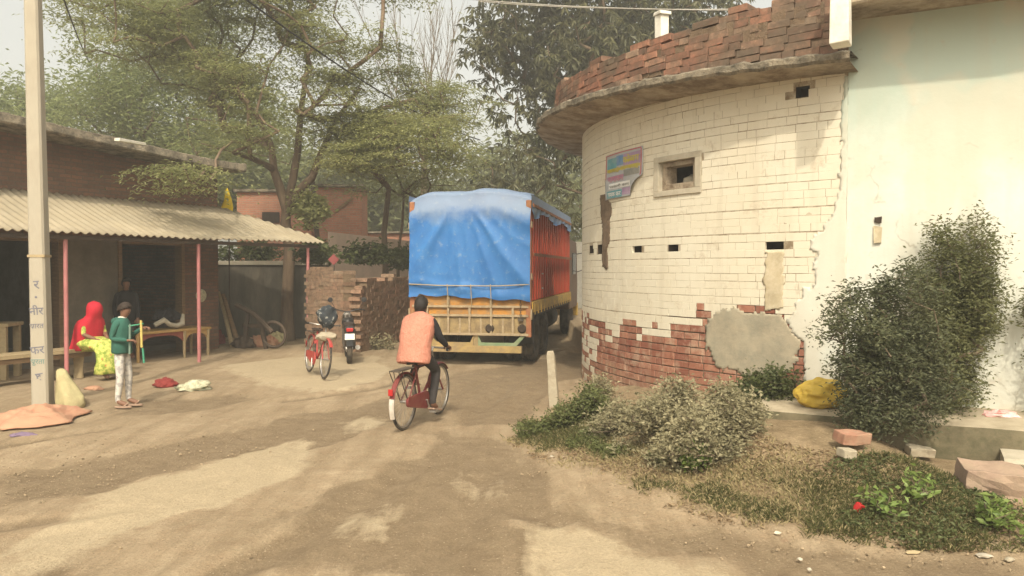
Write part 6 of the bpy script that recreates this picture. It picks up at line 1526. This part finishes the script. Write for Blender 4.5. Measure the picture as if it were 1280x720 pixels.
def apron(x0,x1,y,mat):
    m_=MB(); k=14; vs=[];fs=[]
    for i in range(k+1):
        t=i/k; x=x0+(x1-x0)*t; d=.06+.15*(abs(2*t-1)**4)
        vs+= [(x,y-.015,.58),(x,y-.015,.58-d),(x,y+.015,.58-d),(x,y+.015,.58)]
    for i in range(k):
        for j in range(4): fs.append((i*4+j,i*4+(j+1)%4,(i+1)*4+(j+1)%4,(i+1)*4+j))
    m_.add(vs,fs); m_.build('apron',mat,tb_)
apron(-.86,.18,-.27,M['redwood']); apron(.24,.80,-.27,M['yellowwood']); apron(-.86,.80,.27,M['redwood'])
for x,y in ((-.88,-.27),(.21,-.27),(.82,-.27),(-.88,.27),(.82,.27)):
    mb=MB(); mb.loft([((x,y,-.1),.028,.028,.78),((x,y,.3),.032,.032,.78),((x,y,.578),.045,.045,.78)],8); mb.build('leg',M['palewood'] if x>.1 else M['yellowwood'],tb_)
q=SL(2.95,-.60,.632); e=empty('cloth_bundle',tuple(q),LA,'dark bundle with a pale cloth folded round it on the painted table','bundle')
mb=MB(); mb.blob((0,0,.20),(.30,.2,.22),3,.35,2.2,seed=3,flat_bottom=True); mb.build('dark_bundle',M['blackcloth'],e,True)
mb=MB(); mb.tube([(-.40,-.12,.10),(-.22,-.18,.20),(-.1,-.21,.10),(.05,-.22,.06),(.2,-.21,.1),(.26,-.17,.30)],[.05,.06,.05,.055,.06,.03],10); mb.build('pale_cloth',M['cement'],e,True)
q=SL(-2.2,-2.0); ct=empty('counter',(q.x,q.y,0),LA,'pale wooden counter cut by the left edge of the picture','counter')
# counter right leg falls at the picture's left edge
q=gp(5,473); ct.location=(q.x,q.y,gz1(q.x,q.y)); ct.rotation_euler=(0,0,R_(10))
mb=MB(); mb.b2(-1.2,.10,-.05,.55,.92,.98); mb.build('tabletop',M['palewood'],ct,bevel=.006)
for x,y in ((.0,0),(.0,.5),(-1.1,0),(-1.1,.5)): mb=MB(); mb.b2(x-.05,x+.06,y-.045,y+.045,-.1,.92); mb.build('leg',M['palewood'],ct,bevel=.008)
mb=MB(); mb.b2(-1.15,-.05,.03,.05,.25,.9); mb.build('front_board',M['wood'],ct)
# sacks and rags
def rag(name,px,py,r,h,mat,label,cat,seed,rz=0,amp=.35,extra=None):
    p=gpz(px,py); e=empty(name,(p.x,p.y,p.z),rz,label,cat); mb=MB(); mb.blob((0,0,h*.12),(r[0],r[1],h),4,amp,2.4,seed=seed,flat_bottom=True); mb.crumple(min(r[0],h)*.35,7/max(r[0],.1)*.22,(1,1,1),seed); mb.build('folds',mat,e,True,ang=0); return e
def drape(name,px,py,rx,ry,h,mat,label,cat,seed,lobes=3):
    p=gpz(px,py); e=empty(name,(p.x,p.y,0),0,label,cat); mb=MB(); n_=26; vs=[];fs=[]
    for i in range(n_+1):
        for j in range(48):
            t=i/n_; q=2*math.pi*j/48; ed=1+.14*math.sin(lobes*q+seed)+.12*(1-2*abs(math.sin(2.5*q+seed)))+.16*tn(math.cos(q)*2,math.sin(q)*2,seed); x=rx*t*ed*math.cos(q); y=ry*t*ed*math.sin(q)
            zz=h*max(0,1-t**1.3)*(1+.25*tn(x*5,y*5,seed))+.05*(1-2*abs(tn(x*5+3,y*5,seed)))*max(0,1-t**4)+.02*(1-2*abs(tn(x*11,y*11,seed)))*max(0,1-t**6)+.02
            vs.append((x,y,gz1(p.x+x,p.y+y)+zz))
    for i in range(n_):
        for j in range(48): fs.append((i*48+j,i*48+(j+1)%48,(i+1)*48+(j+1)%48,(i+1)*48+j))
    mb.add(vs,fs); o=mb.build('cloth',mat,e,True,ang=0); s_=o.modifiers.new('t','SOLIDIFY'); s_.thickness=.012; s_.offset=1; return e
e=drape('sackcloth',44,527,.55,.62,.12,M['sack'],'salmon sackcloth spread round the foot of the utility pole','sackcloth',4)
rag('rag',30,545,(.15,.06),.035,M['purple'],'small purple cloth tucked under the salmon sackcloth','rag',9)
p=gpz(84,508); e=empty('sack',(p.x,p.y,p.z),0,'khaki sack slumped against the right side of the utility pole','sack')
mb=MB(); mb.loft([((.10,-.10,.0),.14,.12),((.09,-.08,.06),.17,.15),((.05,-.02,.16),.155,.14),((-.02,.04,.28),.12,.11),((-.09,.08,.38),.085,.08),((-.13,.1,.47),.07,.05),((-.15,.11,.50),.04,.03)],40,0,True,.10,4); mb.crumple(.06,4,(1,1,.7),8); mb.build('sack_body',M['khaki'],e,True,ang=0)
rag('rag',207,483,(.17,.13),.11,M['maroonrag'],'crumpled maroon rag on the dirt before the table','rag',12)
rag('wrapper',243,487,(.24,.15),.11,M['palecloth'],'crumpled pale green and white wrapper beside the maroon rag','wrapper',13,.3,.5)
rag('rag',118,487,(.14,.10),.05,M['sack'],'small pinkish rag below the seated woman','rag',15)
# yard junk beyond the shop's end
def stick(name,pts,r,mat,label,cat):
    e=empty(name,tuple(pts[0]),0,label,cat); mb=MB(); mb.tube([Vector(p)-Vector(pts[0]) for p in pts],r,8); mb.build('timber',M[mat],e,True)
def A3(px,py,d): return tuple(at(px,py,d))
stick('timber_pole',[A3(291,436,18.6),A3(281,392,18.9),A3(273,365,19.0)],[.055,.05,.045],'palewood','pale pole leaning against the shop end pier','timber')
stick('timber_pole',[A3(300,437,18.6),A3(287,395,18.8),A3(279,368,19.0)],[.06,.055,.05],'wood','brown pole leaning next to the pale one','timber')
p=gp(322,437); e=empty('cart_frame',(p.x,p.y,0),R_(-12),'dark broken cart frame with a slanting shaft in the shaded yard','cart frame')
mb=MB(); mb.tube([(-.55,0,1.05),(-.1,0,.85),(.38,0,.42)],.06,8); mb.build('shaft',M['darkwood'],e,True)
mb=MB(); mb.box((-.35,.1,.45),(.08,.08,.95),0,0,Matrix.Rotation(.15,3,'Y')); mb.box((.1,.1,.32),(.08,.08,.7),0,0,Matrix.Rotation(-.2,3,'Y')); mb.box((-.1,.12,.55),(.7,.06,.09)); mb.build('frame',M['darkwood'],e)
mb=MB(); mb.ring((.38,.06,.36),(0,1,.1),.3,.035,28,8); mb.build('wheel',M['darkwood'],e,True)
rag('sack',330,433,(.32,.22),.24,M['sack'],'dusty pinkish sack lying by the tree trunk in the yard','sack',21)
rag('sack',345,431,(.22,.2),.26,M['khaki'],'small khaki sack next to the dusty pinkish one','sack',22)
rag('rag',270,430,(.20,.2),.28,M['maroonrag'],'dark red bundle on the ground by the table\'s right end','bundle',23)
rag('sack',305,434,(.25,.2),.22,M['darkwood'],'dark lumpy sack below the leaning poles','sack',24)
# ---------------------------------------------------------------- motorcycle behind the parked bicycle
p=gpz(427,455); mc=empty('motorcycle',(p.x,p.y+.62,p.z),R_(14),'black motorcycle parked against the crumbling wall with its red tail lamp towards us','motorcycle')
for nm,y in (('rear_wheel',-.62),('front_wheel',.66)):
    m_=MB(); m_.ring((0,y,.30),(1,0,0),.245,.055,32,10); o=P(m_,nm,M['tyre'],mc,True)
    m_=MB(); m_.ring((0,y,.30),(1,0,0),.195,.02,32,6); m_.tube([(-.07,y,.3),(.07,y,.3)],.06,14)
    for k in range(16): q=2*math.pi*k/16; m_.tube([(0,y,.3),(0,y+.19*math.cos(q),.3+.19*math.sin(q))],.004,4,0,False)
    P(m_,'rim',M['steel'],o)
m_=MB(); m_.tube([(0,.42,.92),(0,.30,.62),(0,.1,.34),(0,-.25,.34),(0,-.3,.62),(0,-.75,.72)],.025,8); m_.tube([(0,.4,.85),(0,-.3,.68)],.025,8); 
for s in (-1,1): m_.tube([(s*.08,-.25,.36),(s*.09,-.62,.3)],.02,8); m_.tube([(s*.10,-.62,.32),(s*.11,-.42,.68)],.025,8); m_.tube([(s*.08,.44,.92),(s*.085,.66,.3)],.022,8)
P(m_,'frame',M['chassis'],mc,True)
m_=MB(); m_.box((0,.02,.40),(.22,.34,.26)); m_.box((0,.05,.58),(.14,.16,.16),0,0,Matrix.Rotation(.3,3,'X')); P(m_,'engine',M['chassis'],mc,bevel=.03)
m_=MB(); m_.loft([((0,.13,.70),.09,.19),((0,.13,.76),.13,.23),((0,.14,.84),.12,.21),((0,.14,.88),.06,.12)],20); P(m_,'fuel_tank',M['black'],mc,True)
m_=MB(); m_.loft([((0,-.38,.70),.11,.32),((0,-.38,.75),.13,.36),((0,-.40,.80),.11,.33),((0,-.40,.815),.05,.2)],20); P(m_,'seat',M['seat'],mc,True)
m_=MB(); m_.box((0,-.80,.70),(.17,.26,.13)); m_.box((0,-.92,.52),(.14,.03,.30),0,0,Matrix.Rotation(-.15,3,'X')); P(m_,'tail_fairing',M['black'],mc,bevel=.03)
m_=MB(); m_.box((0,-.945,.705),(.13,.03,.07)); P(m_,'tail_lamp',M['redlamp'],mc,bevel=.01)
m_=MB(); m_.box((0,-.955,.57),(.19,.012,.12),0,0,Matrix.Rotation(-.15,3,'X')); P(m_,'number_plate',M['plate'],mc,bevel=.003)
m_=MB(); m_.tube([(.36,.26,1.02),(.25,.38,1.04),(0,.42,.98),(-.25,.38,1.04),(-.36,.26,1.02)],.013,8); hb=P(m_,'handlebar',M['black'],mc,True)
for s in (-1,1):
    m_=MB(); m_.tube([(s*.24,.38,1.04),(s*.33,.40,1.2)],.006,6); m_.lathe([(0,.01),(.05,.008),(.055,-.008),(0,-.012)],(s*.35,.40,1.24),(0,-1,0),14); P(m_,'mirror',M['black'],hb,True)
m_=MB(); m_.lathe([(0,-.08),(.06,-.07),(.09,0),(.09,.03),(0,.035)],(0,.56,.90),(0,1,0),18); P(m_,'headlight',M['steel'],mc,True)
m_=MB(); m_.tube([(.12,.15,.30),(.15,-.2,.28),(.16,-.75,.34)],[.025,.035,.05],10); P(m_,'exhaust',M['steel'],mc,True)
# dark bag on the parked bicycle's handlebar, pale bundle on its basket
hq=pk.matrix_basis@Vector((0,.36,.93))
e=empty('bag',tuple(hq),0,'dark checked bag piled on the parked bicycle\'s handlebar','bag')
n=N('checked_bag'); v=n.coord(); b=n.noise(v,14,3,.6); CH=n.pbr(n.mix(n.ramp(b,[(.56,0),(.64,1)]),(.03,.035,.04),(.26,.25,.22)),.8,n.bump(b,.3,.02))
mb=MB(); mb.blob((0,0,.12),(.17,.14,.20),3,.3,2.6,seed=31); mb.build('bag_body',CH,e,True)
e=empty('basket_bundle',tuple(hq+Vector((0,0,-.22))),0,'pale dusty bundle slung under the dark bag on the parked bicycle','bundle')
mb=MB(); mb.blob((0,-.05,0),(.17,.12,.075),3,.2,2.6,seed=32); mb.crumple(.03,7); mb.build('bundle_body',M['stub'],e,True)

# ---------------------------------------------------------------- right-hand verge clutter
p=gpz(693,510); e=empty('marker_stone',tuple(p),R_(-15),'narrow pale marker stone leaning at the tip of the verge','marker stone')
mb=MB(); tl=Matrix.Rotation(R_(-4),3,'Y'); vs=[];fs=[]
for k,(zz,w_) in enumerate(((-.15,.06),(.2,.06),(.5,.056),(.72,.052),(.78,.04))):
    for x,y in ((-1,-1),(1,-1),(1,1),(-1,1)): vs.append(tl@Vector((x*w_+random.uniform(-.006,.006),y*w_*.7,zz+random.uniform(-.01,.01))))
for i in range(4):
    for j in range(4): fs.append((i*4+j,i*4+(j+1)%4,(i+1)*4+(j+1)%4,(i+1)*4+j))
fs.append((16,17,18,19)); mb.add(vs,fs); mb.build('stone_shaft',M['stub'],e,bevel=.008)
q=at(1030,487,7.9); e=empty('plastic_sack',(q.x,q.y,.46),0,'bright yellow plastic sack lying between the creepers and the dark shrub','sack')
mb=MB(); mb.blob((-.02,0,.13),(.25,.12,.15),5,.30,1.1,seed=45); mb.crumple(.05,4.2,(1,1,2.2),4); mb.build('sack_body',M['yellowsack'],e,True,ang=0)
def rock(name,px,py,size,rz,mat,label,cat,lift=.0,tilt=.1,jit=.02,group=None):
    p=gpz(px,py); e=empty(name,(p.x,p.y,p.z+lift),rz,label,cat,group); mb=MB(); bm=bmesh.new(); bmesh.ops.create_cube(bm,size=1); bmesh.ops.subdivide_edges(bm,edges=bm.edges,cuts=3,use_grid_fill=True)
    T=Matrix.Rotation(tilt,3,'X')@Matrix.Rotation(tilt*.6,3,'Y'); vs=[]
    for v in bm.verts:
        c=v.co.copy(); c*= 1-.10*max(0,c.length-.62); p_=Vector((c.x*size[0],c.y*size[1],c.z*size[2])); p_+=Vector((tn(px,p_.x*9,p_.y*9),tn(p_.x*9,py,p_.z*9),tn(p_.x*8,p_.y*8,px)))*jit; vs.append(T@p_+Vector((0,0,size[2]*.45)))
    fs=[tuple(l.index for l in f.verts) for f in bm.faces]; bm.free(); mb.add(vs,fs); mb.build('body',mat,e,False,.006); return e
rock('loose_brick',1064,563,(.27,.16,.10),.15,M['brickloose'],'loose pinkish brick lying on top at the dark shrub\'s foot','brick',.07)
rock('loose_brick',1058,577,(.13,.11,.07),.3,M['stub'],'small pale brick bat under the loose pinkish brick','brick',.04)
rock('loose_brick',1150,574,(.22,.14,.08),-.2,M['stub'],'pale half buried brick in the grass below the olive shrub','brick',.04)
rock('fallen_slab',1238,618,(.46,.34,.24),-.25,M_plain('fallen_masonry',(.36,.25,.18),.95,var=.3,scale=6,bump=.6,dirt=(.25,.2,.13),dirtamt=.5),'big reddish fallen masonry block below the broken step','masonry block',.0,.12,.05)
rock('stone',992,515,(.16,.12,.08),.5,M['stub'],'small stone on the bare slope beside the creeper','stone')
rock('litter',1276,600,(.09,.05,.06),.2,M['plate'],'white scrap beside the masonry block at the right edge','litter',0,.3,.01)
rock('scrap',1073,643,(.055,.05,.07),.4,M['redlamp'],'small red plastic scrap in the grass by the bright plants','litter',.02,.5,.01)
for k,(px,py,sx,sy,mat,lb) in enumerate([(1142,692,.14,.035,'palewood','long pale dry husk at the grass edge'),(1230,696,.12,.07,'litter','pale crumpled paper at the road edge near the right corner'),(1262,701,.09,.05,'stub','grey brown scrap in the bottom right corner'),(1000,701,.05,.04,'litter','small white scrap on the reddish mud'),(1012,714,.04,.03,'litter','tiny white scrap nearest the bottom edge on the mud'),(972,668,.07,.03,'litter','small pale scrap on the bare verge slope'),(690,572,.05,.04,'litter','white chip on the sandy verge edge'),(732,547,.05,.03,'litter','white chip among the low weeds')]):
    p=gpz(px,py); e=empty('litter',tuple(p),random.random()*.6-.3,lb,'litter'); mb=MB(); mb.blob((0,0,.01),(sx/2.6,sy/2.2,.012),2,.4,2.5,seed=50+k); mb.build('scrap',M[mat],e,True)
q=at(1251,515,7.35); e=empty('wrapper',(q.x,q.y,.47),-.3,'crumpled pink and white wrapper on the plinth','wrapper'); mb=MB(); mb.blob((0,0,.03),(.14,.06,.045),3,.5,2.2,seed=61); mb.build('folds',M_plain('pink_wrapper',(.62,.30,.27),.6,var=.3,scale=14,dirt=(.7,.66,.6),dirtamt=.6),e,True)
# ---------------------------------------------------------------- dusty air
mb=MB(); mb.b2(-320,320,-60,330,-3,19); o=mb.build('haze',[]); 
n=N('dusty_air'); pv=n.n('ShaderNodeVolumePrincipled'); pv.inputs['Color'].default_value=(.93,.90,.82,1); pv.inputs['Density'].default_value=.0055; pv.inputs['Anisotropy'].default_value=.2
n.l(pv.outputs[0],n.out.inputs[1]); o.data.materials.append(n.m); tag(o,kind='stuff')
